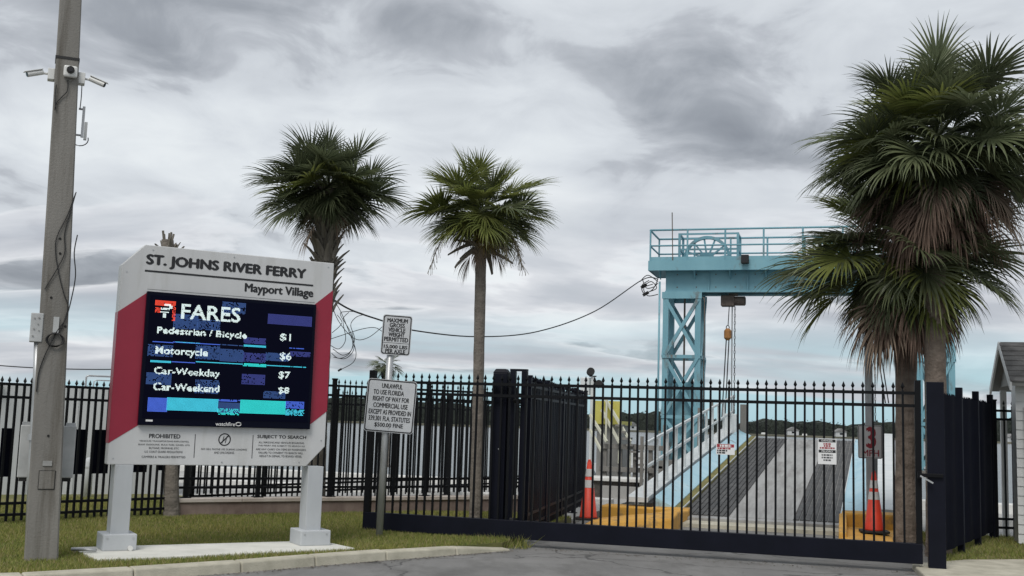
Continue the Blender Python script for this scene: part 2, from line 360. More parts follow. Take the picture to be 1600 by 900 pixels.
def text_tris(body, bold=0.0, spacing=1.0):
    cu = bpy.data.curves.new('t', 'FONT'); cu.body = body; cu.size = 1.0; cu.offset = bold; cu.space_character = spacing
    cu.resolution_u = 3
    ob = bpy.data.objects.new('t', cu); COL.objects.link(ob)
    dg = bpy.context.evaluated_depsgraph_get(); me = bpy.data.meshes.new_from_object(ob.evaluated_get(dg))
    co = np.zeros(len(me.vertices) * 3); me.vertices.foreach_get('co', co); co = co.reshape(-1, 3)[:, :2].copy()
    fs = [tuple(p.vertices) for p in me.polygons]
    bpy.data.objects.remove(ob); bpy.data.curves.remove(cu); bpy.data.meshes.remove(me)
    return co, fs
def lettering(body, x0, x1, z0, z1, y, mat, parent, bold=0.0, name='lettering', spacing=1.0, slant=0.0):
    """flat print on a face that looks towards local -y, fitted to the rectangle"""
    co, fs = text_tris(body, 0.0, spacing)
    mn = co.min(0); mx = co.max(0)
    m = MB()
    k = (co - mn) / np.maximum(mx - mn, 1e-6)
    e = bold * (z1 - z0) * 1.6; n = len(k)       # heavier strokes: shifted copies a hair apart
    sh = [(0, 0)] if bold <= 0 else [(-e, 0), (e, 0), (0, e * .6), (0, -e * .6)]
    for j, (dx, dz) in enumerate(sh):
        m.v += [(x0 + e + a * (x1 - x0 - 2 * e) + dx, y - .00025 * j, z0 + b * (z1 - z0) + dz) for a, b in k]
        m.f += [tuple(i + j * n for i in f) for f in fs]
    return m.obj(name, mat, parent, fix=False)
def led_cells(mask_rows, s0, z1, pitch, y, mat, parent, name):
    m = MB(); g = pitch * 0.12
    for j, row in enumerate(mask_rows):
        for i, on in enumerate(row):
            if on:
                x = s0 + i * pitch; z = z1 - j * pitch
                m.poly([(x + g, y, z - pitch + g), (x + pitch - g, y, z - pitch + g), (x + pitch - g, y, z - g), (x + g, y, z - g)])
    if m.v:
        o = m.obj(name, mat, parent, fix=False); o['kind'] = 'stuff'; return o
def led_text(body, x0, x1, z0, z1, y, mat, parent, pitch=0.0098, bold=0.02, drop=0.05):
    co, fs = text_tris(body, 0.012)
    mn = co.min(0); mx = co.max(0); k = (co - mn) / (mx - mn)
    nx = max(2, round((x1 - x0) / pitch)); nz = max(2, round((z1 - z0) / pitch))
    P = k * np.array([nx, nz]); hit = np.zeros((nz, nx), int)
    ss = [(0.25, 0.25), (0.75, 0.25), (0.25, 0.75), (0.75, 0.75), (0.5, 0.5)]
    for f in fs:
        for t in range(1, len(f) - 1):
            a, b, c = P[f[0]], P[f[t]], P[f[t + 1]]
            lo = np.floor(np.minimum(np.minimum(a, b), c)).astype(int); hi = np.ceil(np.maximum(np.maximum(a, b), c)).astype(int)
            for i in range(max(0, lo[0]), min(nx, hi[0] + 1)):
                for j in range(max(0, lo[1]), min(nz, hi[1] + 1)):
                    for ox, oy in ss:
                        q = np.array([i + ox, j + oy])
                        c1 = (b[0]-a[0])*(q[1]-a[1])-(b[1]-a[1])*(q[0]-a[0])
                        c2 = (c[0]-b[0])*(q[1]-b[1])-(c[1]-b[1])*(q[0]-b[0])
                        c3 = (a[0]-c[0])*(q[1]-c[1])-(a[1]-c[1])*(q[0]-c[0])
                        if (c1 >= 0 and c2 >= 0 and c3 >= 0) or (c1 <= 0 and c2 <= 0 and c3 <= 0): hit[j, i] += 1
    rows = [[hit[nz - 1 - j, i] >= 2 and random.random() > drop for i in range(nx)] for j in range(nz)]
    return led_cells(rows, x0, z1, pitch, y, mat, parent, 'led_lettering')

# =================================================================== THE SETTING
GATE = Frame((-1.96, 16.40, 0), math.atan2(-0.2864, 0.9581))    # u along the gate, v away from the road
RZ = GATE.a
W = GATE.wor
ROAD_Z = -0.10

river = struct(MB().poly([(-3000, -200, -1.5), (3000, -200, -1.5), (3000, 4000, -1.5), (-3000, 4000, -1.5)]).obj('river_water', 'water'))
gp = [W(-140, -120), W(140, -120), W(140, 13.2), W(-140, 13.2)]
struct(MB().flat(gp, -3.0, -0.16).obj('ground', 'soil'))
# asphalt of the driveway, in front of the gate and through it to the ramp
rp = [W(-9, -40), W(40, -40), W(40, -0.2), W(7.75, -0.2), W(7.75, 5.4), W(2.1, 5.4), W(2.1, 0.2), W(-0.3, -0.6), W(-9, -9.0)]
struct(MB().flat(rp, -0.30, ROAD_Z).obj('driveway_road', 'asphalt'))
# pale dock paving behind the fences
dp = [W(-40, 4.2), W(2.0, 4.2), W(2.0, 13.0), W(-40, 13.0)]
struct(MB().flat(dp, -0.30, -0.05).obj('dock_pavement', 'dock_concrete'))
dp2 = [W(7.9, 5.6), W(40, 5.6), W(40, 13.0), W(7.9, 13.0)]
struct(MB().flat(dp2, -0.30, -0.12).obj('dock_pavement', 'dock_concrete'))
# white seawall caps
for u0, u1, v0, v1, z in ((-40, 3.4, 12.9, 13.35, 0.10), (-40, 1.9, 8.2, 8.5, 0.07), (7.9, 40, 12.9, 13.35, 0.10), (8.9, 40, 8.3, 8.6, 0.05)):
    m = MB(); m.flat([W(u0, v0), W(u1, v0), W(u1, v1), W(u0, v1)], -0.4, z); struct(m.obj('seawall_cap', 'white_concrete', bevel=0.02))

# kerb on the left of the driveway: separate lengths with joints
ktop = [G(-260, 905), G(-110, 900.5), G(32, 897), G(200, 887.5), G(365, 877), G(480, 868), G(591, 860), G(700, 852.5), G(785, 846.5)]
kend = [0.10] * 8 + [0.02]
kerb = struct(bpy.data.objects.new('kerb', None)); COL.objects.link(kerb)
kn = []
for i, p in enumerate(ktop):
    t = (ktop[min(i + 1, len(ktop) - 1)] - ktop[max(i - 1, 0)]).normalized(); kn.append(Vector((t.y, -t.x, 0)))
for i in range(len(ktop) - 1):
    a, b = ktop[i], ktop[i + 1]; t = (b - a).normalized(); a2 = a + t * 0.004; b2 = b - t * 0.004
    za = 0.02 if i < 6 else 0.01; zb = 0.02 if i < 6 else (0.0 if i == 6 else -0.07)
    if i == 7: za = 0.0
    w = 0.16
    p = [a2 - kn[i] * 0.0, b2 - kn[i + 1] * 0.0, b2 + kn[i + 1] * (w + .05), a2 + kn[i] * (w + .05)]
    q = [a2, b2, b2 + kn[i + 1] * w, a2 + kn[i] * w]
    m = MB(); m.hexa([(*v_.xy, -0.35) for v_ in p] + [(q[0].x, q[0].y, za), (q[1].x, q[1].y, zb), (q[2].x, q[2].y, zb - .01), (q[3].x, q[3].y, za - .01)])
    m.obj('kerb_stone', 'kerb_concrete', kerb, bevel=0.018)
# lawn slabs
lawn_pts = [p - kn[i] * 0.002 for i, p in enumerate(ktop)] + [G(815, 838), W(2.0, 0.5), W(2.0, 4.2), W(-40, 4.2)]
lawn_pts.append(Vector((-26, 8, 0)))
struct(MB().flat(lawn_pts, -0.30, -0.012).obj('lawn', 'lawn'))
rl_pts = [G(1470, 879), G(1508, 870), G(1640, 869), W(14.5, 5.6), W(7.75, 5.6), W(7.75, 0.05)]
struct(MB().flat(rl_pts, -0.30, -0.05).obj('lawn', 'lawn'))
ap = [G(1425, 889, ROAD_Z), G(1508, 874, -.03), G(1700, 873, -.03), G(1760, 940, -.03), G(1480, 940, -.08)]
struct(MB().flat(ap, -0.30, -0.03).obj('concrete_apron', 'kerb_concrete', bevel=0.02))

# ------------------------------------------------------------------ far shore
def far_shore():
    sh = MB(); sh.flat([(-1500, 610, 0), (1500, 570, 0), (1500, 2500, 0), (-1500, 2500, 0)], -3, -0.6)
    struct(sh.obj('far_shore', 'far_bank'))
    rnd = np.random.default_rng(3); V = []; Fc = []
    def top(x):
        t = x / 600.0
        h = 8.2 + 1.5 * math.sin(x * 0.031) + 1.2 * math.sin(x * 0.083 + 1) + 0.9 * math.sin(x * 0.21 + 2) + 0.6 * math.sin(x * .61)
        if x < 25: h += 6.0 * min(1, (25 - x) / 60)
        if x > 240: h += 5.0 * min(1, (x - 240) / 40)
        return max(3, h)
    xs = np.arange(-420, 420, 3.0)
    for i in range(len(xs) - 1):              # solid heart of the wood
        for (yy, k) in ((628, 0.86), (640, 0.93)):
            a, b = xs[i], xs[i + 1]; n = len(V)
            V += [(a, yy, -1), (b, yy, -1), (b, yy + 2, top(b) * k), (a, yy + 2, top(a) * k), (a, yy + 14, -1), (b, yy + 14, -1), (b, yy + 10, top(b) * k), (a, yy + 10, top(a) * k)]
            Fc += [(n, n + 1, n + 2, n + 3), (n + 3, n + 2, n + 6, n + 7), (n + 7, n + 6, n + 5, n + 4)]
    N_ = 26000
    X = rnd.uniform(-420, 420, N_); Zr = rnd.uniform(0.05, 0.93, N_) ** 0.8; Yr = rnd.uniform(616, 634, N_)
    for k in range(N_):
        h = top(X[k]) * (0.9 + 0.25 * math.sin(X[k] * 1.3 + Yr[k])) * Zr[k] - 0.5
        c = np.array([X[k], Yr[k] + 5 * Zr[k], h]); r = rnd.uniform(0.4, 1.0); d = rnd.normal(size=(3, 3)); d /= np.linalg.norm(d, axis=1)[:, None]
        n = len(V); V += [tuple(c + r * d[0]), tuple(c + r * d[1]), tuple(c + r * d[2])]; Fc.append((n, n + 1, n + 2))
    m = MB(); m.v = V; m.f = Fc
    o = m.obj('far_wood', 'far_wood', fix=False); o['kind'] = 'stuff'
    o['label'] = 'dark wooded bank along the far side of the river'; o['category'] = 'woodland'
far_shore()

# small houses, boats on the far bank
far_items = [(1238, 683, 'house', 'tiny white house on the far bank above the ramp deck'), (1312, 682, 'house', 'tiny pale gabled house on the far bank left of the speed limit sign'),
             (1256, 685, 'boat', 'small white boat moored across the river left of the danger sign'), (1192, 681, 'boat', 'small white boat moored across the river near the ramp end'),
             (985, 664, 'house', 'tiny white hut across the river left of the blue tower'), (1575, 697, 'house', 'small pale boathouse across the river beside the booth')]
for i, (px, py, kd, lb) in enumerate(far_items):
    c = AY(px, py, 606 if kd == 'house' else 590)
    if kd == 'house':
        t = thing('far_house', (c.x, c.y, -0.62), 0.15 * i, lb, 'house', 'houses on the far bank')
        MB().box(-3, 3, -2, 2, 0, 2.6).obj('wall', 'building_white', t)
        MB().prism([(-3.5, 2.55), (3.5, 2.55), (0, 4.4)], -2.4, 2.4).obj('roof', 'far_roof', t)
        MB().box(-.8, .8, -2.05, -1.95, 1.0, 2.0).obj('window', 'lens_black', t)
    else:
        t = thing('moored_boat', (c.x, c.y, -1.5), 0.1, lb, 'boat', 'boats moored across the river')
        m = MB(); m.hexa([(-3, -.5, -.2), (2.5, -.7, -.2), (2.5, .7, -.2), (-3, .5, -.2), (-3.6, -.3, .9), (2.7, -1, .7), (2.7, 1, .7), (-3.6, .3, .9)]); m.obj('hull', 'building_white', t)
        MB().hexa([(-1, -.6, .75), (1.6, -.6, .75), (1.6, .6, .75), (-1, .6, .75), (-.5, -.5, 1.9), (1.5, -.5, 1.9), (1.5, .5, 1.9), (-.5, .5, 1.9)]).obj('cabin', 'camera_white', t)

# =================================================================== BUILDERS FOR FENCES
def picket_mesh(name, h, w, mat, spear=True):
    m = MB(); a = w / 2
    if not spear:
        m.box(-a, a, -a, a, 0, h); return m.mesh(name, mat)
    m.box(-a, a, -a, a, 0, h - 0.105)
    m.box(-a * .6, a * .6, -a * .6, a * .6, h - .105, h - .09)
    b = a * 1.75; z0, z1 = h - 0.09, h
    i = len(m.v); m.v += [(0, 0, z0 - .01), (b, 0, z0 + .03), (0, b, z0 + .03), (-b, 0, z0 + .03), (0, -b, z0 + .03), (0, 0, z1)]
    m.f += [(i, i + 2, i + 1), (i, i + 3, i + 2), (i, i + 4, i + 3), (i, i + 1, i + 4), (i + 5, i + 1, i + 2), (i + 5, i + 2, i + 3), (i + 5, i + 3, i + 4), (i + 5, i + 4, i + 1)]
    return m.mesh(name, mat)
def fence_run(name, a, b, label, zbase, h, spacing, rails, posts, mat='fence_black', pw=0.026, zp=0.06, postw=0.065, cat='fence', group=None, posth=None):
    a = Vector((a[0], a[1], 0)); b = Vector((b[0], b[1], 0)); L_ = (b - a).length; ang = math.atan2(b.y - a.y, b.x - a.x)
    t = thing(name, (a.x, a.y, zbase), ang, label, cat, group)
    me = picket_mesh('picket', h - zp, pw, mat)
    n = int(L_ / spacing)
    for i in range(n + 1):
        x = (i + 0.5) * spacing
        if x > L_ - .02 or any(abs(x - p) < postw * .8 for p in posts): continue
        inst('picket', me, (x, 0, zp + random.uniform(-.004, .004)), t, rot=(random.uniform(-.003, .003), random.uniform(-.004, .004), 0))
    for z in rails: MB().box(0, L_, -.02, .02, z - .019, z + .019).obj('rail', mat, t)
    pm = MB(); q = postw / 2; ph = posth or h - .02
    pm.box(-q, q, -q, q, 0, ph).box(-q - .008, q + .008, -q - .008, q + .008, ph, ph + .025).box(-q - .045, q + .045, -q - .045, q + .045, 0.001, .014)
    pme = pm.mesh('post', mat)
    for p in posts: inst('post', pme, (p, 0, 0), t)
    return t, L_, ang

# =================================================================== UTILITY POLE (left edge)
pole_b = G(64, 872); POLE_TH = math.radians(23)
pole = thing('utility_pole', pole_b, POLE_TH, 'tall tapered square concrete utility pole standing in the grass left of the fares sign', 'pole')
LEAN = -0.025
def pole_half(z): return 0.168 - (0.168 - 0.114) * z / 6.26
def pole_section(z): return LEAN * z, pole_half(z)
m = MB(); zs = [-0.25, 0, 2, 4, 6, 8.2]
for z in zs:
    o_, h_ = pole_section(z); c_ = h_ * .9
    m.v += [(o_ - h_, -c_, z), (o_ - c_, -h_, z), (o_ + c_, -h_, z), (o_ + h_, -c_, z), (o_ + h_, c_, z), (o_ + c_, h_, z), (o_ - c_, h_, z), (o_ - h_, c_, z)]
for k in range(len(zs) - 1):
    for j in range(8): m.f.append((k * 8 + j, k * 8 + (j + 1) % 8, k * 8 + 8 + (j + 1) % 8, k * 8 + 8 + j))
m.f.append(tuple(range(8))[::-1]); m.f.append(tuple(range(40, 48)))
m.obj('shaft', 'pole_concrete', pole)
PF = Frame(pole_b, POLE_TH)
def on_pole(px, py, off=0.006):           # a spot on the pole's front face, pole-local
    z = 3.0
    for _ in range(4):
        v = -(pole_half(z) + off); q = PF.at(px, py, v); z = q.z
    return Vector((q.x, -(pole_half(q.z) + off), q.z))
def cyl_y(c, r, d, n=12):
    mm = MB(); mm.tube([(c.x, c.y - d / 2, c.z), (c.x, c.y + d / 2, c.z)], r, n); return mm
for (px, py) in ((75.5, 681), (80, 465), (94, 373), (94, 396), (102, 510), (86, 502)):
    cyl_y(on_pole(px, py, 0.0), 0.013, 0.012).obj('bolt_hole', 'pole_hole', pole)
a, b = on_pole(62, 736), on_pole(84, 764)
MB().box(a.x, b.x, a.y - .006, a.y + .03, b.z, a.z).obj('access_plate', 'pole_concrete', pole, bevel=.003)
m = MB(); e = .006
for q in ((a.x - e, a.x, b.z - e, a.z + e), (b.x, b.x + e, b.z - e, a.z + e), (a.x, b.x, a.z, a.z + e), (a.x, b.x, b.z - e, b.z)): m.box(q[0], q[1], a.y - .002, a.y + .02, q[2], q[3])
m.obj('plate_seam', 'pole_hole', pole)
a, b = on_pole(67, 720), on_pole(81, 728); MB().box(a.x, b.x, a.y - .004, a.y + .02, b.z, a.z).obj('name_plate', 'grey_plate', pole)
a, b = on_pole(84, 495), on_pole(91, 520); MB().box(a.x, b.x, a.y - .012, a.y + .02, b.z, a.z).obj('marker_plate', 'box_grey', pole)
zb = on_pole(110, 91).z; o_, h_ = pole_section(zb); h_ += .006
m = MB(); m.box(o_ - h_, o_ + h_, -h_, h_, zb - .014, zb + .014); m.obj('steel_band', 'cable_black', pole)
def pole_cable(pxs, r=0.006, off=0.012, name='cable'):
    pts = [on_pole(x, y, off + random.uniform(0, .008)) for x, y in pxs]
    # smooth
    sm = []
    for i in range(len(pts) - 1):
        p0 = pts[max(i - 1, 0)]; p1 = pts[i]; p2 = pts[i + 1]; p3 = pts[min(i + 2, len(pts) - 1)]
        for k in range(5):
            t = k / 5; sm.append(0.5 * ((2 * p1) + (p2 - p0) * t + (2 * p0 - 5 * p1 + 4 * p2 - p3) * t * t + (3 * p1 - p0 - 3 * p2 + p3) * t ** 3))
    sm.append(pts[-1]); MB().tube(sm, r, 6).obj(name, 'cable_black', pole, smooth=True)
pole_cable([(118, 302), (106, 335), (89, 370), (87, 396), (92, 428), (100, 460), (106, 478), (101, 500), (93, 520)])
pole_cable([(119, 300), (110, 332), (101, 365), (101, 395), (88, 422), (74, 445), (70, 452)])
pole_cable([(121, 367), (116, 395), (118, 430), (112, 465), (103, 497), (90, 516), (80, 535), (68, 560), (60, 585), (57, 612)], r=.007)
pole_cable([(106, 125), (105, 142), (96, 152), (88, 161), (86, 172)]); pole_cable([(88, 132), (86, 150), (87, 170)], off=.02)
pole_cable([(128, 133), (127, 152), (125, 170)])
cc = on_pole(86, 531, .02); m = MB()
for k in range(3): m.tube([(cc.x + (.075 + .008 * k) * math.cos(t_), cc.y - .008 * k, cc.z + (.075 - .004 * k) * math.sin(t_)) for t_ in np.linspace(0, 6.2832, 20)], .007, 5, cap=False)
m.obj('cable_coil', 'cable_black', pole, smooth=True)
# conduit on the left edge and the meter box
def pole_side(px, py, v): return PF.at(px, py, v)
cpts = [pole_side(43, 872, -.10), pole_side(49, 720, -.10), pole_side(56, 600, -.10), pole_side(58, 535, -.10)]
MB().tube(cpts, .034, 10).obj('conduit', 'galvanised', pole, smooth=True)
q = pole_side(57, 537, -.1); MB().tube([(cpts[-2].x, -.1, cpts[-2].z - .6), (cpts[-2].x, -.1, cpts[-2].z - .54)], .042, 10).obj('conduit_coupling', 'galvanised', pole)
a = pole_side(49, 489, -.1); b = pole_side(65, 535, -.1)
mb_ = MB().box(a.x, b.x, -.16, -.02, b.z, a.z).obj('meter_box', 'box_grey', pole, bevel=.008)
for k, (fx, fz) in enumerate(((.3, .82), (.65, .84), (.6, .62), (.3, .45), (.7, .4), (.25, .2))):
    x_ = a.x + (b.x - a.x) * fx; z_ = b.z + (a.z - b.z) * fz; cyl_y(Vector((x_, -.163, z_)), .007 + .003 * (k % 2), .012, 8).obj('knockout', 'grey_plate', mb_)
MB().box(b.x - .01, b.x + .09, -.1, -.04, b.z + .1, b.z + .16).obj('bracket', 'galvanised', pole)
# climbing bolts on the edges
for px, py in ((73, 331), (71, 385), (70, 428)):
    q = pole_side(px, py, 0); MB().tube([(q.x, 0, q.z), (q.x + .09, 0, q.z)], .009, 6).obj('step_bolt', 'galvanised', pole)
# antenna bracket on the right
p1 = pole_side(126, 172, 0); m = MB(); q1 = pole_side(131, 171, 0); q2 = pole_side(130, 212, 0)
m.tube([(p1.x - .02, 0, q1.z), (q1.x + .01, 0, q1.z)], .012, 6).tube([(p1.x - .04, 0, q2.z), (q2.x, 0, q2.z)], .012, 6); m.obj('antenna_bracket', 'galvanised', pole)
MB().box(q1.x - .012, q1.x + .016, -.02, .02, q2.z - .02, q1.z + .03).obj('antenna', 'galvanised', pole)
q3 = pole_side(133, 205, 0); MB().box(q3.x - .012, q3.x + .02, -.025, .025, q3.z - .1, q3.z + .1).obj('antenna_housing', 'box_grey', pole)
MB().tube([(q3.x + .09 * math.cos(t_) - .05, 0, q2.z - .04 + .08 * math.sin(t_)) for t_ in np.linspace(0.3, -3.0, 10)], .006, 5).obj('cable', 'cable_black', pole)

cabc = PF.wor(0.02, .27)
cabt = PF.at(38, 664, .27); cabb = PF.at(38, 746, .27); cabr = PF.at(117, 664, .27)
cab = thing('equipment_cabinet', PF.wor(0, .30, 0), POLE_TH, 'flat grey steel cabinet strapped to the back of the concrete pole', 'cabinet')
x0, x1 = PF.at(30, 700, .3).x, PF.at(117, 700, .3).x
MB().box(x0, x1, -.06, .10, cabb.z, cabt.z).obj('case', 'box_grey', cab, bevel=.01)
for x in (x0 + .06, x1 - .06):
    MB().box(x - .05, x + .05, -.05, .02, cabt.z, cabt.z + .035).obj('hanger', 'galvanised', cab); MB().box(x - .04, x + .04, -.05, .02, cabb.z - .04, cabb.z).obj('hanger', 'rubber_black', cab)

# three security cameras
zc_ = on_pole(110, 116).z; ox, hf = pole_section(zc_)
def sec_cam(side, label):
    t = thing('security_camera', PF.wor(ox + side * hf, -.02, zc_), POLE_TH, label, 'camera', 'security cameras on the utility pole')
    s = side; t.scale = (.80, .80, .80)
    MB().box(min(0, s * .09), max(0, s * .09), -.07, .07, -.09, .07).obj('junction_box', 'camera_white', t, bevel=.008)
    MB().tube([(s * .08, 0, .0), (s * .15, -.01, -.005), (s * .19, -.02, -.015)], .016, 8).obj('arm', 'camera_white', t, smooth=True)
    a = Vector((s * .18, -.02, .0)); d = Vector((s * .88, -.28, -.36)).normalized()
    MB().tube([a - d * .03, a + d * .19], [.036, .038], 12).obj('body', 'camera_white', t)
    MB().tube([a + d * .188, a + d * .197], .032, 12).obj('lens', 'lens_black', t)
    u_ = Vector((0, 0, .042)); MB().bar(a - d * .02 + u_, a + d * .235 + u_, .085, .008).obj('sunshade', 'camera_white', t)
sec_cam(-1, 'white bullet camera on a bracket pointing left from the pole')
sec_cam(1, 'white bullet camera on a bracket pointing right from the pole')
t = thing('security_camera', PF.wor(*on_pole(110, 113, 0.0)), POLE_TH, 'square white camera facing forward on the front of the pole', 'camera', 'security cameras on the utility pole'); t.scale = (.85, .85, .85)
MB().box(-.085, .085, -.075, 0.0, -.08, .075).obj('housing', 'camera_white', t, bevel=.025)
MB().tube([(0, -.07, .01), (0, -.11, .01)], [.05, .046], 14).obj('lens_barrel', 'rubber_black', t); MB().tube([(0, -.108, .01), (0, -.114, .01)], .03, 12).obj('lens', 'lens_black', t)

# =================================================================== FARES SIGN
SB = G(159, 864.5); SE = G(514.4, 855); SA = math.atan2(SE.y - SB.y, SE.x - SB.x)
SF = Frame(SB, SA); S0 = SF.wor(0, .07); SF = Frame(S0, SA)   # front face of the board is v = 0
sign = thing('fares_sign', S0, SA, 'white and crimson roadside sign with an electronic fares screen on two grey posts', 'sign')
XR, ZB_, ZT = 2.575, 0.98, 3.535
outline = [(0, ZB_), (2.345, ZB_), (XR, 1.225), (XR, ZT), (.25, ZT), (0, 3.275)]
MB().prism(outline, 0, .20).obj('cabinet', 'sign_white', sign, bevel=.008)
def sface(name, pts, mat, y=-.004, parent=None):
    return MB().prism(pts, y, .0005).obj(name, mat, parent or sign)
sface('side_panel', [(-.002, 1.222), (.305, 1.43), (.305, 2.972), (-.002, 2.728)], 'sign_red')
sface('side_panel', [(2.345, 1.475), (XR + .002, 1.665), (XR + .002, 3.19), (2.345, 2.99)], 'sign_red')
MB().box(-.004, -.0005, .004, .196, 1.222, 2.728).obj('edge_panel', 'sign_red', sign)
MB().box(.297, 2.353, -.055, 0.0, 1.435, 2.985).obj('screen_bezel', 'bezel_black', sign, bevel=.006)
scr = MB().box(.335, 2.315, -.058, -.05, 1.515, 2.945).obj('led_screen', 'screen_navy', sign)
YS = -.060
def SP(px, py, v=YS): q = SF.at(px, py, v); return q.x, q.z
def z4(x, y): return (x / 4.21 + 160, y / 4.21 + 370)
def z5(x, y): return (x / 4.21 + 160, y / 4.21 + 540)
def led_rect(p, q, mat, dens=1.0, pitch=.0125, y=YS):
    (s0, z1) = SP(*p); (s1, z0) = SP(*q)
    s0 = max(s0, .345); s1 = min(s1, 2.305)
    nx = max(1, round((s1 - s0) / pitch)); nz = max(1, round((z1 - z0) / pitch))
    led_cells([[random.random() < dens for _ in range(nx)] for _ in range(nz)], s0, z1, pitch, y, mat, scr, 'led_block')
for p, q, c, dn in ((z4(790, 425), z4(940, 508), 'led_faint', .8), (z4(470, 505), z4(625, 612), 'led_faint', .9), (z4(625, 540), z4(775, 620), 'led_faint', .8),
        (z4(1090, 505), z4(1380, 592), 'led_dim', 1), (z4(330, 685), z4(465, 697), 'led_blue', 1), (z4(465, 688), z4(775, 708), 'led_blue', 1),
        (z4(480, 688), z4(640, 700), 'led_cyan', .9), (z4(775, 705), z4(925, 722), 'led_faint', .9), (z4(930, 660), z4(1075, 708), 'led_dim', .9), (z4(930, 708), z4(1075, 732), 'led_cyan', 1),
        (z4(1230, 728), z4(1335, 742), 'led_blue', .8), (z4(300, 705), z4(460, 790), 'led_faint', .8), (z4(615, 712), z4(770, 812), 'led_faint', .85),
        (z4(775, 735), z4(925, 825), 'led_faint', .95), (z4(925, 760), z4(1075, 832), 'led_dim', .8), (z4(1075, 760), z4(1230, 825), 'led_faint', .9), (z4(1235, 752), z4(1370, 792), 'led_dim', .85),
        (z4(315, 810), z4(455, 828), 'led_cyan', 1), (z4(455, 818), z4(612, 828), 'led_blue', 1), (z4(615, 818), z4(925, 842), 'led_cyan', 1), (z4(925, 830), z4(1080, 856), 'led_teal', .9), (z4(1080, 842), z4(1340, 860), 'led_cyan', .9),
        (z5(290, 175), z5(450, 258), 'led_faint', .9), (z5(612, 222), z5(765, 320), 'led_faint', .8), (z5(918, 185), z5(1065, 258), 'led_dim', .9), (z5(1060, 298), z5(1205, 350), 'led_faint', .9),
        (z5(300, 340), z5(425, 436), 'led_blue', 1), (z5(425, 340), z5(757, 438), 'led_cyan', 1), (z5(757, 352), z5(905, 372), 'led_blue', .9), (z5(757, 372), z5(905, 445), 'led_faint', 1), (z5(757, 412), z5(905, 455), 'led_teal', .6),
        (z5(908, 355), z5(1205, 455), 'led_teal', 1), (z5(1205, 365), z5(1325, 418), 'led_blue', .9), (z5(1205, 418), z5(1325, 460), 'led_cyan', .8)):
    led_rect(p, q, c, dn)
YT = YS - .002
def led_line(body, p, q, drop=.06, bold=.02, mat='led_white'):
    sl = .065 - .052 * (p[1] - 458) / 208                  # how far this row drops to the right in the picture
    s0, z1 = SP(*p, YT); s1, _ = SP(*q, YT); _, z0 = SP(p[0], q[1] - sl * (q[0] - p[0]), YT); led_text(body, s0, s1, z0, z1, YT, mat, scr, bold=bold, drop=drop)
led_line('FARES', z4(522, 440), z4(908, 562), .03, .03)
led_line('Pedestrian / Bicycle', z4(362, 590), z4(948, 676)); led_line('$1', z4(1170, 635), z4(1240, 690))
led_line('Motorcycle', z4(350, 718), z4(692, 802)); led_line('$6', z4(1168, 758), z4(1240, 818))
led_line('Car-Weekday', z5(343, 138), z5(770, 214)); led_line('$7', z5(1160, 168), z5(1232, 222))
led_line('Car-Weekend', z5(338, 242), z5(768, 306)); led_line('$8', z5(1158, 272), z5(1228, 322))
led_rect(z4(348, 415), z4(480, 462), 'led_red', .95, y=YT); led_rect(z4(348, 462), z4(385, 500), 'led_red', .8, y=YT); led_rect(z4(462, 462), z4(480, 552), 'led_red', .7, y=YT)
for p, q in ((z4(408, 440), z4(450, 455)), (z4(385, 465), z4(445, 480)), (z4(440, 452), z4(462, 475)), (z4(380, 490), z4(440, 503)), (z4(398, 503), z4(420, 530))):
    led_rect(p, q, 'led_white', .95, y=YT - .002)
# printed words
YP = -.0025
def print_at(body, p, q, mat='print_black', bold=0.0, parent=sign, y=YP):
    s0, z1 = SP(*p, y); s1, z0 = SP(*q, y); return lettering(body, s0, s1, z0, z1, y, mat, parent, bold)
# header: heights read at the left end, run to the right end
def header(body, pl_top, pl_bot, pr, bold):
    s0, z1 = SP(*pl_top, YP); _, z0 = SP(*pl_bot, YP); s1, _ = SP(*pr, YP)
    lettering(body, s0, s1, z0, z1, YP, 'print_black', sign, bold)
header('ST. JOHNS RIVER FERRY', z4(290, 114), z4(290, 197), z4(1342, 270), .046)
s0, z1 = SP(*z4(280, 216), YP); s1, _ = SP(*z4(1388, 300), YP)
MB().box(s0, s1, -.0025, 0, z1 - .022, z1).obj('rule', 'print_black', sign)
header('Mayport Village', z4(938, 305), z4(938, 376), z4(1388, 380), .03)
print_at('watchfire', z5(745, 502), z5(872, 530), 'print_white', .012, sign, -.0575)
sx, sz = SP(*z5(895, 517), -.0575); m = MB(); m.tube([(sx + .032 * math.cos(t_), -.0575, sz + .02 * math.sin(t_)) for t_ in np.linspace(.4, 6.2, 18)], .005, 5); m.obj('logo_ring', 'print_white', sign)
s0, z1 = SP(*z5(285, 486), -.0575); s1, z0 = SP(*z5(330, 500), -.0575); MB().box(s0, s1, -.0575, -.054, z0, z1).obj('maker_tag', 'print_white', sign)
print_at('PROHIBITED', z5(308, 580), z5(512, 611), bold=.024)
for b_, x0_, x1_, y_ in (('VEHICLES TRANSPORTING EXPLOSIVES,', 243, 570, 630), ('BULK GASOLINE, BULK FUEL GASES, LPG', 237, 573, 653), ('BUTANE, PROPANE, ETC', 307, 503, 676), ('U.S. COAST GUARD REGULATIONS', 278, 527, 699), ('CAMPERS & TRAILERS PERMITTED', 258, 546, 733)):
    print_at(b_, z5(x0_, y_ - 9), z5(x1_, y_ + 8), 'print_grey', .004)
print_at('SUBJECT TO SEARCH', z5(1020, 587), z5(1340, 620), bold=.024)
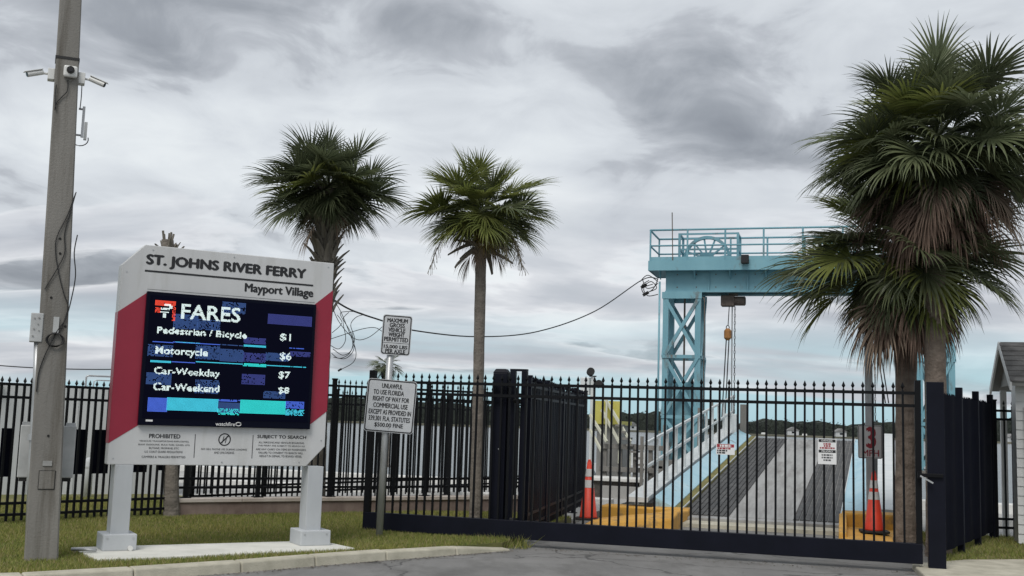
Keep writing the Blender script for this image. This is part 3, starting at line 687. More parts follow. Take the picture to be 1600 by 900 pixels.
for b_, x0_, x1_, y_ in (('ALL PERSONS AND VEHICLES BOARDING', 1028, 1326, 639), ('THE FERRY ARE SUBJECT TO SEARCH AS', 1024, 1330, 661), ('ARE ANY CARRY ON ITEMS BY PASSENGERS', 1010, 1338, 684), ('FAILURE TO CONSENT TO SEARCH WILL', 1028, 1320, 706), ('RESULT IN DENIAL TO BOARD VESSEL', 1034, 1312, 728)):
    print_at(b_, z5(x0_, y_ - 9), z5(x1_, y_ + 8), 'print_grey', .004)
for b_, x0_, x1_, y_ in (('NO CELL PHONE USE DURING LOADING', 650, 950, 682), ('AND UNLOADING', 735, 866, 704)):
    print_at(b_, z5(x0_, y_ - 8), z5(x1_, y_ + 8), 'print_grey', .004)
for x_, ya, yb in ((612, 583, 738), (992, 588, 742)):
    s0, z1 = SP(*z5(x_, ya), YP); _, z0 = SP(*z5(x_ - 6, yb), YP); MB().box(s0 - .004, s0 + .004, -.0025, 0, z0, z1).obj('divider', 'print_grey', sign)
sx, sz = SP(*z5(804, 618), YP); r_ = .075
m = MB(); n_ = 28
for k in range(n_):
    a0, a1 = 2 * math.pi * k / n_, 2 * math.pi * (k + 1) / n_
    m.poly([(sx + r_ * math.cos(a0), YP, sz + r_ * math.sin(a0)), (sx + r_ * math.cos(a1), YP, sz + r_ * math.sin(a1)), (sx + (r_ - .013) * math.cos(a1), YP, sz + (r_ - .013) * math.sin(a1)), (sx + (r_ - .013) * math.cos(a0), YP, sz + (r_ - .013) * math.sin(a0))])
c_ = .7071 * (r_ - .006); w_ = .005
m.poly([(sx - c_ - w_, YP, sz - c_ + w_), (sx - c_ + w_, YP, sz - c_ - w_), (sx + c_ + w_, YP, sz + c_ - w_), (sx + c_ - w_, YP, sz + c_ + w_)])
for s_ in (-1, 1): m.poly([(sx + s_ * .018 - .004 - .01, YP - .0005, sz - .042), (sx + s_ * .018 + .004 - .01, YP - .0005, sz - .042), (sx + s_ * .018 + .004 + .01, YP - .0005, sz + .042), (sx + s_ * .018 - .004 + .01, YP - .0005, sz + .042)])
m.obj('no_phone_symbol', 'print_black', sign, fix=False)
for x0, x1 in ((.085, .29), (2.375, 2.572)):
    MB().box(x0, x1, -.003, .25, .05, ZB_).obj('post', 'sign_post', sign, bevel=.006)
for x0, x1 in ((0.0, .372), (2.30, 2.685)):
    MB().box(x0, x1, -.07, .36, .02, .205).obj('post_base', 'sign_post', sign, bevel=.012)
for x_ in (.3,): cyl_y(Vector((x_, -.09, .05)), .028, .05, 12).obj('ground_bolt', 'camera_white', sign)
for x_, z_ in ((.06, 1.05), (1.3, 1.02), (2.25, 1.03), (.06, 3.2), (.34, 3.48), (1.3, 3.49), (2.5, 3.48), (2.52, 1.3)):
    cyl_y(Vector((x_, -.002, z_)), .009, .006, 8).obj('screw', 'galvanised', sign)
MB().box(.305, 2.345, -.0016, 0, 3.012, 3.016).obj('panel_seam', 'print_grey', sign)
for x0 in (0.0, 2.30):
    for fx in (.05, .33): cyl_y(Vector((x0 + fx, -.072, .16)), .011, .008, 8).obj('anchor_bolt', 'galvanised', sign)
# concrete pad under it
pad = [G(110, 858), G(152, 877), G(555, 859), G(500, 847)]
pd = MB().flat([(p.x, p.y) for p in pad], -.2, .022).obj('concrete_pad', 'pad_concrete', bevel=.012); struct(pd)
cnd = [G(112, 858, .05), G(150, 860, .05)]
tag(MB().tube([cnd[0], (cnd[0] + cnd[1]) / 2 + Vector((0, 0, .004)), cnd[1]], .018, 8).obj('conduit_pipe', 'galvanised', smooth=True), 'short grey conduit running into the left foot of the fares sign', 'pipe')

# =================================================================== LEANING ROAD SIGN POST
pb = G(592, 838); FA = math.radians(8)
RF = Frame(pb, FA)
rs = thing('road_sign', pb, FA, 'leaning grey post with two white regulation plates in front of the gate', 'road sign')
ptop = RF.at(613, 500, 0)
MB().tube([(0, 0, -.2), (ptop.x * .5, 0, ptop.z * .5), (ptop.x, 0, ptop.z)], .047, 12).obj('post', 'galvanised', rs, smooth=True)
def rounded(x0, x1, z0, z1, r, n=5):
    pts = []
    for cx_, cz_, a0 in ((x1 - r, z1 - r, 0), (x0 + r, z1 - r, 90), (x0 + r, z0 + r, 180), (x1 - r, z0 + r, 270)):
        for k in range(n + 1):
            a_ = math.radians(a0 + 90 * k / n); pts.append((cx_ + r * math.cos(a_), cz_ + r * math.sin(a_)))
    return pts
def plate(parent, cx, cz, w, h, tilt, y, mat, border, r=.04, inset=.018, bw=.010, bmat='print_black'):
    """a plate with rounded corners, tilted in its own plane; returns its own empty-like part"""
    p = MB().prism(rounded(-w / 2, w / 2, -h / 2, h / 2, r), -.004, .004).obj('plate', mat, parent)
    p.location = (cx, y, cz); p.rotation_euler = (0, tilt, 0)
    if border:
        o1 = rounded(-w / 2 + inset, w / 2 - inset, -h / 2 + inset, h / 2 - inset, r * .8); o2 = rounded(-w / 2 + inset + bw, w / 2 - inset - bw, -h / 2 + inset + bw, h / 2 - inset - bw, r * .65)
        m = MB(); n = len(o1)
        for k in range(n):
            a, b, c, d = o1[k], o1[(k + 1) % n], o2[(k + 1) % n], o2[k]
            m.poly([(a[0], -.0055, a[1]), (b[0], -.0055, b[1]), (c[0], -.0055, c[1]), (d[0], -.0055, d[1])])
        m.obj('border', bmat, p, fix=False)
    return p
def plate_from_px(parent, fr, tl, tr, br, bl, v):
    q = [fr.at(*p, v) for p in (tl, tr, br, bl)]
    c = (q[0] + q[1] + q[2] + q[3]) / 4; w = ((q[1] - q[0]).length + (q[2] - q[3]).length) / 2; h = ((q[0] - q[3]).length + (q[1] - q[2]).length) / 2
    d = (q[1] - q[0]) + (q[2] - q[3]); return c, w, h, -math.atan2(d.z, d.x)
c, w, h, ti = plate_from_px(rs, RF, (598, 491), (644, 494), (641, 557), (595, 553), -.06)
p1 = plate(rs, c.x, c.z, w, h, ti, -.06, 'plate_white', True, inset=.01, bw=.014)
def lines(p, rows, mat, y=-.0058):
    for body, xa, xb, za, zb_, bold in rows: lettering(body, xa, xb, za, zb_, y, mat, p, bold)
rows = []
for i, (tx, fr_) in enumerate((('MAXIMUM', .70), ('GROSS', .52), ('VEHICLE', .58), ('WEIGHT', .55), ('PERMITTED', .82))):
    zc = h * (.36 - .118 * i); rows.append((tx, -w * fr_ / 2, w * fr_ / 2, zc - .027, zc + .029, .035))
rows += [('15,000 LBS', -w * .40, w * .40, -h * .30 - .027, -h * .30 + .027, .035), ('PER AXLE', -w * .34, w * .34, -h * .405 - .027, -h * .405 + .027, .035)]
lines(p1, rows, 'print_black'); MB().box(-w * .47, w * .47, -.0056, -.004, -h * .205, -h * .195).obj('rule', 'print_black', p1)
c, w, h, ti = plate_from_px(rs, RF, (574, 590), (652, 597), (645, 679), (569, 673), -.062)
p2 = plate(rs, c.x, c.z, w, h, ti, -.062, 'plate_white', True, inset=.008, bw=.016, r=.045)
rows = []
for i, (tx, fr_) in enumerate((('UNLAWFUL', .42), ('TO USE FLORIDA', .62), ('RIGHT OF WAY FOR', .74), ('COMMERCIAL USE', .70), ('EXCEPT AS PROVIDED IN', .86), ('339.301 FLA. STATUTES', .84), ('$500.00 FINE', .58))):
    zc = h * (.375 - .124 * i); rows.append((tx, -w * fr_ / 2 - (w * .06 if i == 1 else 0), w * fr_ / 2 - (w * .06 if i == 1 else 0), zc - .031, zc + .033, .022))
lines(p2, rows, 'print_black')
for p_, hh in ((p1, .2), (p2, .3)):
    for s_ in (1, -1): cyl_y(Vector((0, -.006, s_ * hh)), .011, .006, 8).obj('bolt', 'galvanised', p_)

# =================================================================== SLIDING GATE
GL = 7.50
gate = thing('sliding_gate', GATE.o, RZ, 'long black sliding picket gate with spear tops and a navy bottom beam across the driveway', 'gate')
MB().box(-.07, GL, -.05, .05, .005, .255).obj('bottom_beam', 'fence_navy', gate, bevel=.006)
for z in (2.125, 1.965): MB().box(-.02, GL, -.022, .022, z - .02, z + .02).obj('rail', 'fence_black', gate)
for x0, x1 in ((-.07, .02), (GL - .075, GL)): MB().box(x0, x1, -.045, .045, .255, 2.29).obj('end_post', 'fence_black', gate, bevel=.004)
pme = picket_mesh('picket', 2.265 - .255, .027, 'fence_black')
for i in range(61):
    x = .12 + i * .1215
    if x < GL - .1: inst('picket', pme, (x, 0, .255), gate, rot=(0, random.uniform(-.003, .003), 0))
for u, v, w, h, lab, pk in ((1.885, .17, .21, 2.35, 'thick navy gate guide post with a rounded cap', 'post'),):
    t = thing('gate_guide_post', W(u, v, ROAD_Z), RZ, lab, 'post')
    MB().box(-w / 2, w / 2, -.085, .085, -.2, h - ROAD_Z - .06).obj('shaft', 'fence_navy', t, bevel=.012)
    MB().hexa([(-w / 2 - .006, -.09, h - ROAD_Z - .06), (w / 2 + .006, -.09, h - ROAD_Z - .06), (w / 2 + .006, .09, h - ROAD_Z - .06), (-w / 2 - .006, .09, h - ROAD_Z - .06), (-w * .36, -.06, h - ROAD_Z), (w * .36, -.06, h - ROAD_Z), (w * .36, .06, h - ROAD_Z), (-w * .36, .06, h - ROAD_Z)]).obj('cap', 'fence_navy', t, bevel=.01)
    MB().tube([(0.02, -.1, 1.32), (.02, -.085, 1.32)], .012, 8).obj('bolt', 'galvanised', t)
t = thing('gate_roller_frame', W(2.145, .16, ROAD_Z), RZ, 'black inverted U frame of two posts guiding the gate beside the navy post', 'gate frame')
for x in (-.085, .085): MB().box(x - .038, x + .038, -.045, .045, -.2, 2.42).obj('post', 'fence_navy', t, bevel=.004)
MB().box(-.123, .123, -.046, .046, 2.422, 2.452).obj('top_plate', 'fence_navy', t)
for z in (.35, 2.0): MB().tube([(-.05, -.075, z), (.05, -.075, z)], .03, 12).obj('roller', 'rubber_black', t)
t = thing('gate_latch_post', W(7.645, 0.0, ROAD_Z), RZ, 'heavy black latch post closing the right end of the gate', 'post')
MB().box(-.08, .125, -.085, .085, -.2, 2.37).obj('shaft', 'fence_navy', t, bevel=.006)
lz = GATE.at(1447, 743, -.12).z - ROAD_Z
MB().box(-.17, .10, -.125, -.088, lz - .02, lz + .025).obj('latch_bar', 'fence_black', t, bevel=.004)
MB().bar((-.17, -.14, lz - .005), (-.02, -.15, lz - .09), .02, .02).obj('latch_handle', 'galvanised', t)
MB().box(-.20, -.15, -.135, -.075, lz - .04, lz + .045).obj('keeper', 'fence_black', t)
# notices wired to the gate
def gate_notice(tl, br, label, rows, head):
    a = GATE.at(*tl, -.03); b = GATE.at(*br, -.03); w = b.x - a.x; h = a.z - b.z
    t = thing('gate_notice', W((a.x + b.x) / 2, -.030, (a.z + b.z) / 2), RZ, label, 'notice', 'notices fixed to the gate')
    MB().box(-w / 2, w / 2, 0, .004, -h / 2, h / 2).obj('plate', 'print_white', t)
    for (z0, z1, mt) in head: MB().box(-w * .46, w * .46, -.0012, 0, h * z0, h * z1).obj('heading_bar', mt, t)
    for body, xa, xb, z0, z1, mt in rows:
        if body: lettering(body, w * xa, w * xb, h * z0, h * z1, -.0024, mt, t, .01)
        else:                              # a line too small to read: just its broken ink
            x = xa; k = 0
            m = MB()
            while x < xb - .02:
                l_ = min(.07 + .05 * ((k * 7) % 3), xb - x); m.box(w * x, w * (x + l_), -.0022, -.0012, h * z0, h * z1); x += l_ + .035; k += 1
            o = m.obj('print_line', mt, t); o['kind'] = 'stuff'
    return t, w, h
gate_notice((1119, 693), (1148, 711), 'small white and red notice on the gate over the blue girder', [('', -.3, .3, .22, .42, 'print_white'), ('', -.42, .30, .0, .14, 'print_red'), ('', -.44, .1, -.2, -.06, 'print_black'), ('', -.44, .0, -.4, -.26, 'print_black')], [(.18, .47, 'print_red')])
gate_notice((1278, 685), (1307, 726), 'tall white danger notice on the gate right of centre', [('DANGER', -.3, .3, .385, .455, 'print_white'), ('', -.2, .2, .265, .325, 'print_red'), ('', -.18, .18, .185, .245, 'print_red'), ('', -.4, .4, .105, .165, 'print_red'),
    ('PELIGRO', -.3, .3, -.03, .04, 'print_white'), ('', -.3, .3, -.17, -.11, 'print_grey'), ('', -.3, .3, -.27, -.21, 'print_grey'), ('', -.2, .2, -.37, -.31, 'print_grey')], [(.36, .475, 'print_black'), (-.05, .06, 'print_black')])

# =================================================================== FENCES
# receding side fence behind the guide posts
fence_run('picket_fence', W(2.20, .50), W(1.52, 7.3), 'dense black picket fence running back from the gate guide posts', -.05, 2.33, .105, (2.18, 2.02, .34, .18), (0.05, 1.75, 3.45, 5.15, 6.75), mat='fence_navy', pw=.03)
# solid sheeted fence right of the gate
pa, pbk = W(7.80, .95), W(8.88, 4.95)
t, L_, ang = (lambda a, b: (None, (b - a).length, math.atan2(b.y - a.y, b.x - a.x)))(pa, pbk)
t = thing('sheeted_fence', (pa.x, pa.y, -.06), ang, 'navy fence section closed with dark sheet, running back right of the latch post', 'fence')
for k in range(3):
    x0, x1 = L_ * k / 3 + .045, L_ * (k + 1) / 3 - .045
    m = MB(); n_ = 12
    for i in range(n_):
        xa, xb = x0 + (x1 - x0) * i / n_, x0 + (x1 - x0) * (i + 1) / n_; ya, yb = .012 * math.sin(i * .9 + k), .012 * math.sin((i + 1) * .9 + k)
        m.hexa([(xa, ya - .03, .14), (xb, yb - .03, .14), (xb, yb - .022, .14), (xa, ya - .022, .14), (xa, ya - .03, 2.24), (xb, yb - .03, 2.2), (xb, yb - .022, 2.2), (xa, ya - .022, 2.24)])
    m.obj('sheet', 'fence_sheet', t)
for k in range(4): MB().box(L_ * k / 3 - .045, L_ * k / 3 + .045, -.045, .045, -.15, 2.36).obj('post', 'fence_navy', t, bevel=.004)
for z in (2.12, 1.94, .36, .20): MB().box(.02, L_ - .02, .0, .05, z - .024, z + .024).obj('rail', 'fence_sheen', t)
fence_run('picket_fence', W(8.92, 4.98), W(11.2, 5.55), 'short black picket fence between the sheeted fence and the booth', -.06, 2.28, .125, (2.1, 1.96, .34, .2), (.02, 2.3))

# left fence along the lawn and its privacy sheets
lf0, lf1 = G(0, 818), G(262, 806); ld = (lf1 - lf0).normalized(); lfa = lf0 - ld * 1.6
t, LL, ang = fence_run('picket_fence', lfa, lf1, 'black picket fence behind the concrete pole at the left edge', 0.0, 2.02, .108, (1.91, 1.73, .27, .115), (.3, 2.3, 4.28), pw=.03, zp=.03)
LF = Frame(lfa, ang)
for (xa, xb, yb) in ((-4, 12, 745), (25, 31, 745), (74, 92, 744), (113, 127, 741), (143, 167, 740), (203, 228, 738), (243, 259, 735)):
    a = LF.at(xa, yb, .05); b = LF.at(xb, yb, .05)
    MB().box(a.x, b.x, .030, .042, a.z, 1.30).obj('privacy_sheet', 'fence_sheet', t)
# retaining wall with the middle fence on it
w0, w1 = G(268, 806), G(572, 801); wd = (w1 - w0).normalized(); wE = w0 + wd * 6.6; wang = math.atan2(wd.y, wd.x)
t = thing('retaining_wall', (w0.x, w0.y, 0), wang, 'low stained brown retaining wall with a pale cap behind the fares sign', 'wall')
MB().box(0, 6.6, 0, .28, -.25, .20).obj('wall_body', 'wall_brown', t)
for k in range(6): MB().box(k * 1.1 + .004, (k + 1) * 1.1 - .004, -.025, .30, .20, .262).obj('cap_stone', 'wall_cap', t, bevel=.008)
fence_run('picket_fence', w0 + Vector((-wd.y, wd.x, 0)) * .14 + wd * .05, wE + Vector((-wd.y, wd.x, 0)) * .14, 'black picket fence standing on the retaining wall behind the fares sign', .262, 1.98, .105, (1.86, 1.70, .30, .16), (.18, 1.35, 2.6, 4.4, 6.2), pw=.024)
c0 = w0 + Vector((-wd.y, wd.x, 0)) * 1.0 + wd * .55
fence_run('picket_fence', c0, W(-.3, 11.3), 'farther black picket fence running back over the dock paving towards the river', .02, 2.1, .13, (1.98, 1.82, .34, .2), (.0, 1.6, 3.3, 5.0, 6.7), pw=.022, postw=.065)

# white bollard and pale building behind the left fence
bl = G(135, 775); t = thing('bollard', bl, 0, 'white round-topped bollard behind the left fence', 'bollard')
MB().tube([(0, 0, -.05), (0, 0, .62), (0, 0, .68), (0, 0, .71)], [.085, .085, .06, .015], 14).obj('body', 'building_white', t, smooth=True); MB().tube([(0, 0, .5), (0, 0, .54)], .087, 14).obj('band', 'box_grey', t)
bw = G(-60, 772); bA = math.radians(30); BF = Frame(bw, bA)
t = thing('storage_building', (bw.x, bw.y, 0), bA, 'low pale building with a light roof behind the left fence', 'building')
MB().box(-4, 3.55, 0, 3.0, -.2, 2.02).obj('wall', 'building_white', t)
for k in range(9): MB().box(-3.9 + k * .82, -3.86 + k * .82, -.012, 0.0, -.1, 2.0).obj('wall_rib', 'building_white', t)
MB().prism([(-4.3, 2.03), (.5, 2.03), (-1.0, 2.62), (-4.3, 2.62)], -.2, 3.2).obj('roof', 'roof_pale', t)
pt = thing('roof_pipe', BF.wor(2.5, .3, 2.02), bA, 'bent grey pipe running along the top of the pale building', 'pipe')
a = BF.at(134, 600, .3) - Vector((2.5, .3, 2.02)); b = BF.at(138, 587, .3) - Vector((2.5, .3, 2.02)); c = BF.at(200, 590, .3) - Vector((2.5, .3, 2.02))
MB().tube([(a.x, 0, -.01), (a.x, 0, b.z - .04), (a.x + .012, 0, b.z - .012), (a.x + .05, 0, b.z), (1.02, 0, b.z)], .018, 8).obj('pipe_run', 'galvanised', pt, smooth=True)
MB().tube([(a.x + .14, 0, -.01), (a.x + .15, 0, b.z - .1), (a.x + .2, 0, b.z - .08), (1.02, 0, b.z - .08)], .012, 8).obj('pipe_run', 'galvanised', pt, smooth=True)

# =================================================================== BOOTH AT THE RIGHT EDGE
bo = G(1593, 851, -.05); BZ = RZ
BT = Frame(bo, BZ)
t = thing('ticket_booth', bo, BZ, 'white booth with grey shingled gable roof and blue door at the right edge', 'booth')
m = MB(); EZ = 2.52
MB().box(0, 3.0, .02, .55, -.1, EZ).obj('wall', 'siding_white', t)
for k in range(17):
    z = .02 + k * .147; MB().hexa([(-.012, -.006, z), (3.01, -.006, z), (3.01, .02, z), (-.012, .02, z), (-.012, .008, z + .143), (3.01, .008, z + .143), (3.01, .02, z + .143), (-.012, .02, z + .143)]).obj('siding_board', 'siding_white', t)
MB().box(.14, 1.1, -.03, -.008, .02, 2.1).obj('door', 'door_blue', t, bevel=.006)
for x0, x1, z0, z1 in ((.105, .14, 0, 2.14), (1.1, 1.14, 0, 2.14), (.105, 1.14, 2.1, 2.14)): MB().box(x0, x1, -.045, -.008, z0, z1).obj('door_frame', 'siding_white', t)
m = MB(); RV0, RV1, RAP = -.30, 2.25, .98; AZ_ = EZ + .72
for side in (0, 1):
    v0, v1 = (RV0, RAP) if side == 0 else (RV1, RAP)
    MB().hexa([(-.10, v0, EZ - .06), (3.3, v0, EZ - .06), (3.3, v1, AZ_ - .06), (-.10, v1, AZ_ - .06), (-.10, v0, EZ), (3.3, v0, EZ), (3.3, v1, AZ_), (-.10, v1, AZ_)]).obj('roof_slope', 'soffit_grey', t)
nrow = 8
for k in range(nrow):
    f0, f1 = k / nrow, (k + 1) / nrow + .02
    for c_ in range(9):
        x0 = -.12 + c_ * .38 + (.19 if k % 2 else 0) - (.19 if k % 2 and c_ == 0 else 0); x1 = -.12 + (c_ + 1) * .38 + (.19 if k % 2 else 0) - .006
        va, vb = RV0 - .02 + (RAP - RV0 + .02) * f0, RV0 - .02 + (RAP - RV0 + .02) * min(f1, 1); za, zb2 = EZ + (AZ_ - EZ) * f0, EZ + (AZ_ - EZ) * min(f1, 1)
        MB().hexa([(x0, va, za + .004), (x1, va, za + .004), (x1, vb, zb2 + .001), (x0, vb, zb2 + .001), (x0, va, za + .022), (x1, va, za + .022), (x1, vb, zb2 + .006), (x0, vb, zb2 + .006)]).obj('shingle', 'shingle_grey', t)
for v0, v1 in ((RV0 - .02, RAP), (RV1 + .02, RAP)):
    MB().hexa([(-.135, v0, EZ - .13), (-.101, v0, EZ - .13), (-.101, v1, AZ_ - .10), (-.135, v1, AZ_ - .10), (-.135, v0, EZ + .0), (-.101, v0, EZ + .0), (-.101, v1, AZ_ + .01), (-.135, v1, AZ_ + .01)]).obj('barge_board', 'siding_white', t)
MB().poly([(.02, .56, EZ), (.02, RV1, EZ), (.02, RAP, AZ_ - .08)]).obj('gable_panel', 'soffit_grey', t)
MB().box(.0, .10, 1.9, 2.0, -.1, EZ - .05).obj('porch_post', 'siding_white', t)

# =================================================================== PALMS
def frond_into(m, base, az, el, pet, R, nseg, span, rng, droop, fold=0.35, width=1.0):
    """a fan leaf: curved stalk, then a fan of folded tapering segments that sag under their weight"""
    d = Vector((math.cos(az) * math.cos(el), math.sin(az) * math.cos(el), math.sin(el)))
    pts = [Vector(base)]; k = 6
    for i in range(k):
        d = (d + Vector((0, 0, -0.035 * (1 + droop)))).normalized(); pts.append(pts[-1] + d * (pet / k))
    m.tube(pts, [.016 - .009 * i / k for i in range(k + 1)], 5)
    a = d; s = a.cross(Vector((0, 0, 1)))
    if s.length < .05: s = Vector((math.sin(az), -math.cos(az), 0))
    s.normalize(); roll = rng.uniform(-.5, .5); n = s.cross(a).normalized()
    s2 = s * math.cos(roll) + n * math.sin(roll); n = s2.cross(a).normalized(); s = s2
    hub = pts[-1]
    for i in range(nseg):
        f = (i + .5) / nseg * 2 - 1; th = f * span / 2
        L_ = R * (0.62 + 0.38 * math.cos(th * .75)) * rng.uniform(.88, 1.06)
        start = hub + a * (R * .24 * (1 - abs(f)) )
        dr = a * math.cos(th) + s * math.sin(th) + n * (fold * abs(math.sin(th)) + rng.uniform(-.06, .06))
        dr.normalize(); p = start.copy(); st = 6; w0 = max(.52 * R * span / nseg, .018) * width; prev = None
        g = droop * rng.uniform(.7, 1.3)
        for j in range(st + 1):
            t_ = j / st
            w = w0 * (t_ / .4 * .92 + .08 if t_ < .4 else max(0.03, 1 - ((t_ - .4) / .6) ** .95)) * .5
            wv = n.cross(dr); wv = wv.normalized() if wv.length > 1e-4 else s
            nn = dr.cross(wv).normalized()
            row = (p - wv * w, p - nn * (w * .55), p + wv * w)
            i1 = len(m.v); m.v += [tuple(q) for q in row]
            if prev is not None: m.f += [(prev, prev + 1, i1 + 1, i1), (prev + 1, prev + 2, i1 + 2, i1 + 1)]
            prev = i1
            dr = (dr + Vector((0, 0, -g * (0.05 + .62 * t_ ** 2.4))) + Vector((rng.uniform(-.03, .03), rng.uniform(-.03, .03), 0))).normalized()
            p = p + dr * (L_ / st)
def trunk_mesh(path, radii, n=18, ring=0.0, rng=None):
    m = MB(); K = 40; P = []
    for k in range(K + 1):
        t_ = k / K * (len(path) - 1); i = min(int(t_), len(path) - 2); f = t_ - i; P.append((Vector(path[i]).lerp(Vector(path[i + 1]), f), radii[i] * (1 - f) + radii[i + 1] * f))
    for k, (p, r) in enumerate(P):
        for j in range(n):
            a = 2 * math.pi * j / n; rr = r * (1 + ring * (rng.uniform(-1, 1)) + ring * (.6 if k % 2 else -.6)); m.v.append((p.x + rr * math.cos(a), p.y + rr * math.sin(a), p.z))
    for k in range(K):
        for j in range(n): m.f.append((k * n + j, k * n + (j + 1) % n, (k + 1) * n + (j + 1) % n, (k + 1) * n + j))
    m.f.append(tuple(K * n + j for j in range(n)))
    return m
def boot_mesh(mat):
    m = MB()                               # a split leaf base: stands out from the trunk, points up
    rows = [(0, 0, .060, .028), (.03, .10, .052, .022), (.075, .20, .038, .018), (.135, .30, .022, .010)]
    for (x, z, w, th) in rows: m.v += [(x - th, -w, z), (x + th * .6, -w * .7, z), (x + th, 0, z), (x + th * .6, w * .7, z), (x - th, w, z)]
    for k in range(3):
        for j in range(4): m.f.append((k * 5 + j, k * 5 + j + 1, k * 5 + 6 + j, k * 5 + 5 + j))
        m.f.append((k * 5 + 4, k * 5, k * 5 + 5, k * 5 + 9))
    m.f.append((15, 16, 17, 18, 19)); m.f.append((4, 3, 2, 1, 0))
    return m.mesh('boot', mat)
BOOT = boot_mesh('boot_grey')
def palm(base, top, rad, label, seed, nlive, R, pet, mats, ndead=0, dead_mat='frond_dead', boots=None, trunk='trunk_grey', el_lo=-50, pet_dead=.35, R_dead=.9, droop=.5, bend=0.0, group='cabbage palms', span=4.7, cy=0.18, el_dead=(-72, -28)):
    rng = random.Random(seed); b = Vector(base); tp = Vector(top)
    t = thing('palm_tree', b, 0, label, 'palm tree', group); H = tp - b
    mid = H * .5 + Vector((bend, 0, 0))
    path = [Vector((0, 0, -.1)), H * .03, H * .25 + Vector((bend * .6, 0, 0)), mid, H * .78 + Vector((bend * .6, 0, 0)), H]
    trunk_mesh(path, [rad * 1.25, rad * 1.15, rad, rad * .98, rad, rad * .9], ring=.022, rng=rng).obj('trunk', trunk, t)
    def on_axis(f): i = min(int(f * 4), 3); return [path[0], path[2], path[3], path[4], path[5]][i].lerp([path[0], path[2], path[3], path[4], path[5]][i + 1], f * 4 - i)
    if boots:
        f0, f1, nb = boots
        for i in range(nb):
            f = f0 + (f1 - f0) * i / nb; a = i * 2.399 + rng.uniform(-.15, .15); c = on_axis(f); r = rad * .93; s_ = rng.uniform(.8, 1.25) * rad / .17
            inst('boot', BOOT, (c.x + r * math.cos(a), c.y + r * math.sin(a), c.z), t, rot=(0, rng.uniform(-.1, .35), a), sc=(s_, s_, s_ * rng.uniform(.8, 1.15)))
    for i in range(nlive):
        q = (i + .5) / nlive; el = math.radians(74 - (74 - el_lo) * q ** .72 + rng.uniform(-14, 14)); az = i * 2.39996 + rng.uniform(-.3, .3)
        m = MB(); o = H + Vector((math.cos(az) * .06, math.sin(az) * .06, cy * (1 - q) - .05)); k_ = .82 + .3 * math.sin(math.pi * min(1, q * 1.1))
        frond_into(m, o, az, el, pet * k_ * rng.uniform(.42, 1.12), R * k_ * rng.uniform(.85, 1.1), 42, span * rng.uniform(.85, 1.05), rng, droop * (.7 + 1.1 * q))
        mt = rng.choices([x for x, _ in mats], [w for _, w in mats])[0]
        if q < .75 and mt == 'frond_yellow': mt = mats[0][0]
        m.obj('frond', mt, t, fix=False)
    for i in range(ndead):
        az = i * 2.39996 + 1.0 + rng.uniform(-.3, .3); el = math.radians(rng.uniform(*el_dead)); m = MB()
        o = H + Vector((math.cos(az) * rad * .9, math.sin(az) * rad * .9, -.1 - .45 * i / max(1, ndead)))
        frond_into(m, o, az, el, pet_dead * rng.uniform(.6, 1.3), R_dead * rng.uniform(.75, 1.15), 26, 2.3 * rng.uniform(.6, 1.3), rng, rng.uniform(1.4, 2.8), fold=.7, width=.8)
        m.obj('dead_frond', dead_mat if rng.random() < .75 else 'frond_dead', t, fix=False)
    return t, H, rng
# palm behind the fares sign
pb1 = G(490, 797); t1 = AY(514, 296, pb1.y)
palm(pb1, t1, .165, 'dark green cabbage palm with a crisscross boot-covered trunk directly behind the fares sign', 11, 84, .66, .56, [('frond_green', 8), ('frond_bright', 1)], ndead=5, boots=(.60, .975, 120), trunk='boot_grey', el_lo=-40, R_dead=.5, pet_dead=.3, droop=.40)
# slimmer palm behind the gate's left end
pb2 = G(743, 813); t2 = AY(753, 330, pb2.y)
pt, H, rng = palm(pb2, t2, .092, 'slim cabbage palm with a yellow-green crown behind the left end of the gate', 23, 66, .60, .52, [('frond_bright', 5), ('frond_green', 3), ('frond_yellow', 2)], ndead=7, boots=None, trunk='trunk_grey', el_lo=-38, R_dead=.42, pet_dead=.32, droop=.42)
for i in range(13):                       # ragged leaf bases under the crown
    a = i * 2.399; s_ = rng.uniform(.8, 1.5)
    inst('boot', BOOT, (H.x + .10 * math.cos(a), H.y + .10 * math.sin(a), H.z - .66 + .03 * (i % 6)), pt, rot=(0, rng.uniform(.9, 2.7), a), sc=(s_, s_ * .6, s_ * 1.1))
def flower_stalk(o, az, L_, parent, rng, sag=1.0):
    m = MB(); d = Vector((math.cos(az) * .8, math.sin(az) * .8, .25)); p = Vector(o); pts = [p]
    for k in range(12):
        d = (d + Vector((0, 0, -.2 * sag))).normalized(); p = p + d * (L_ / 12); pts.append(p)
        if k > 4:
            for _ in range(5):
                q = p.copy(); e = (d + Vector((rng.uniform(-.8, .8), rng.uniform(-.8, .8), rng.uniform(-.5, .3)))).normalized(); br = [q.copy()]
                for _j in range(4):
                    e = (e + Vector((rng.uniform(-.3, .3), rng.uniform(-.3, .3), -.25))).normalized(); q = q + e * .05; br.append(q.copy())
                m.tube(br, .0035, 3)
    m.tube(pts, .007, 4); m.obj('flower_stalk', 'stalk_tan', parent, fix=False)
for az, L_ in ((3.35, 1.25), (-.55, 1.25), (-.9, 1.1), (.1, 1.0)): flower_stalk(H + Vector((0, 0, -.15)), az, L_, pt, rng)
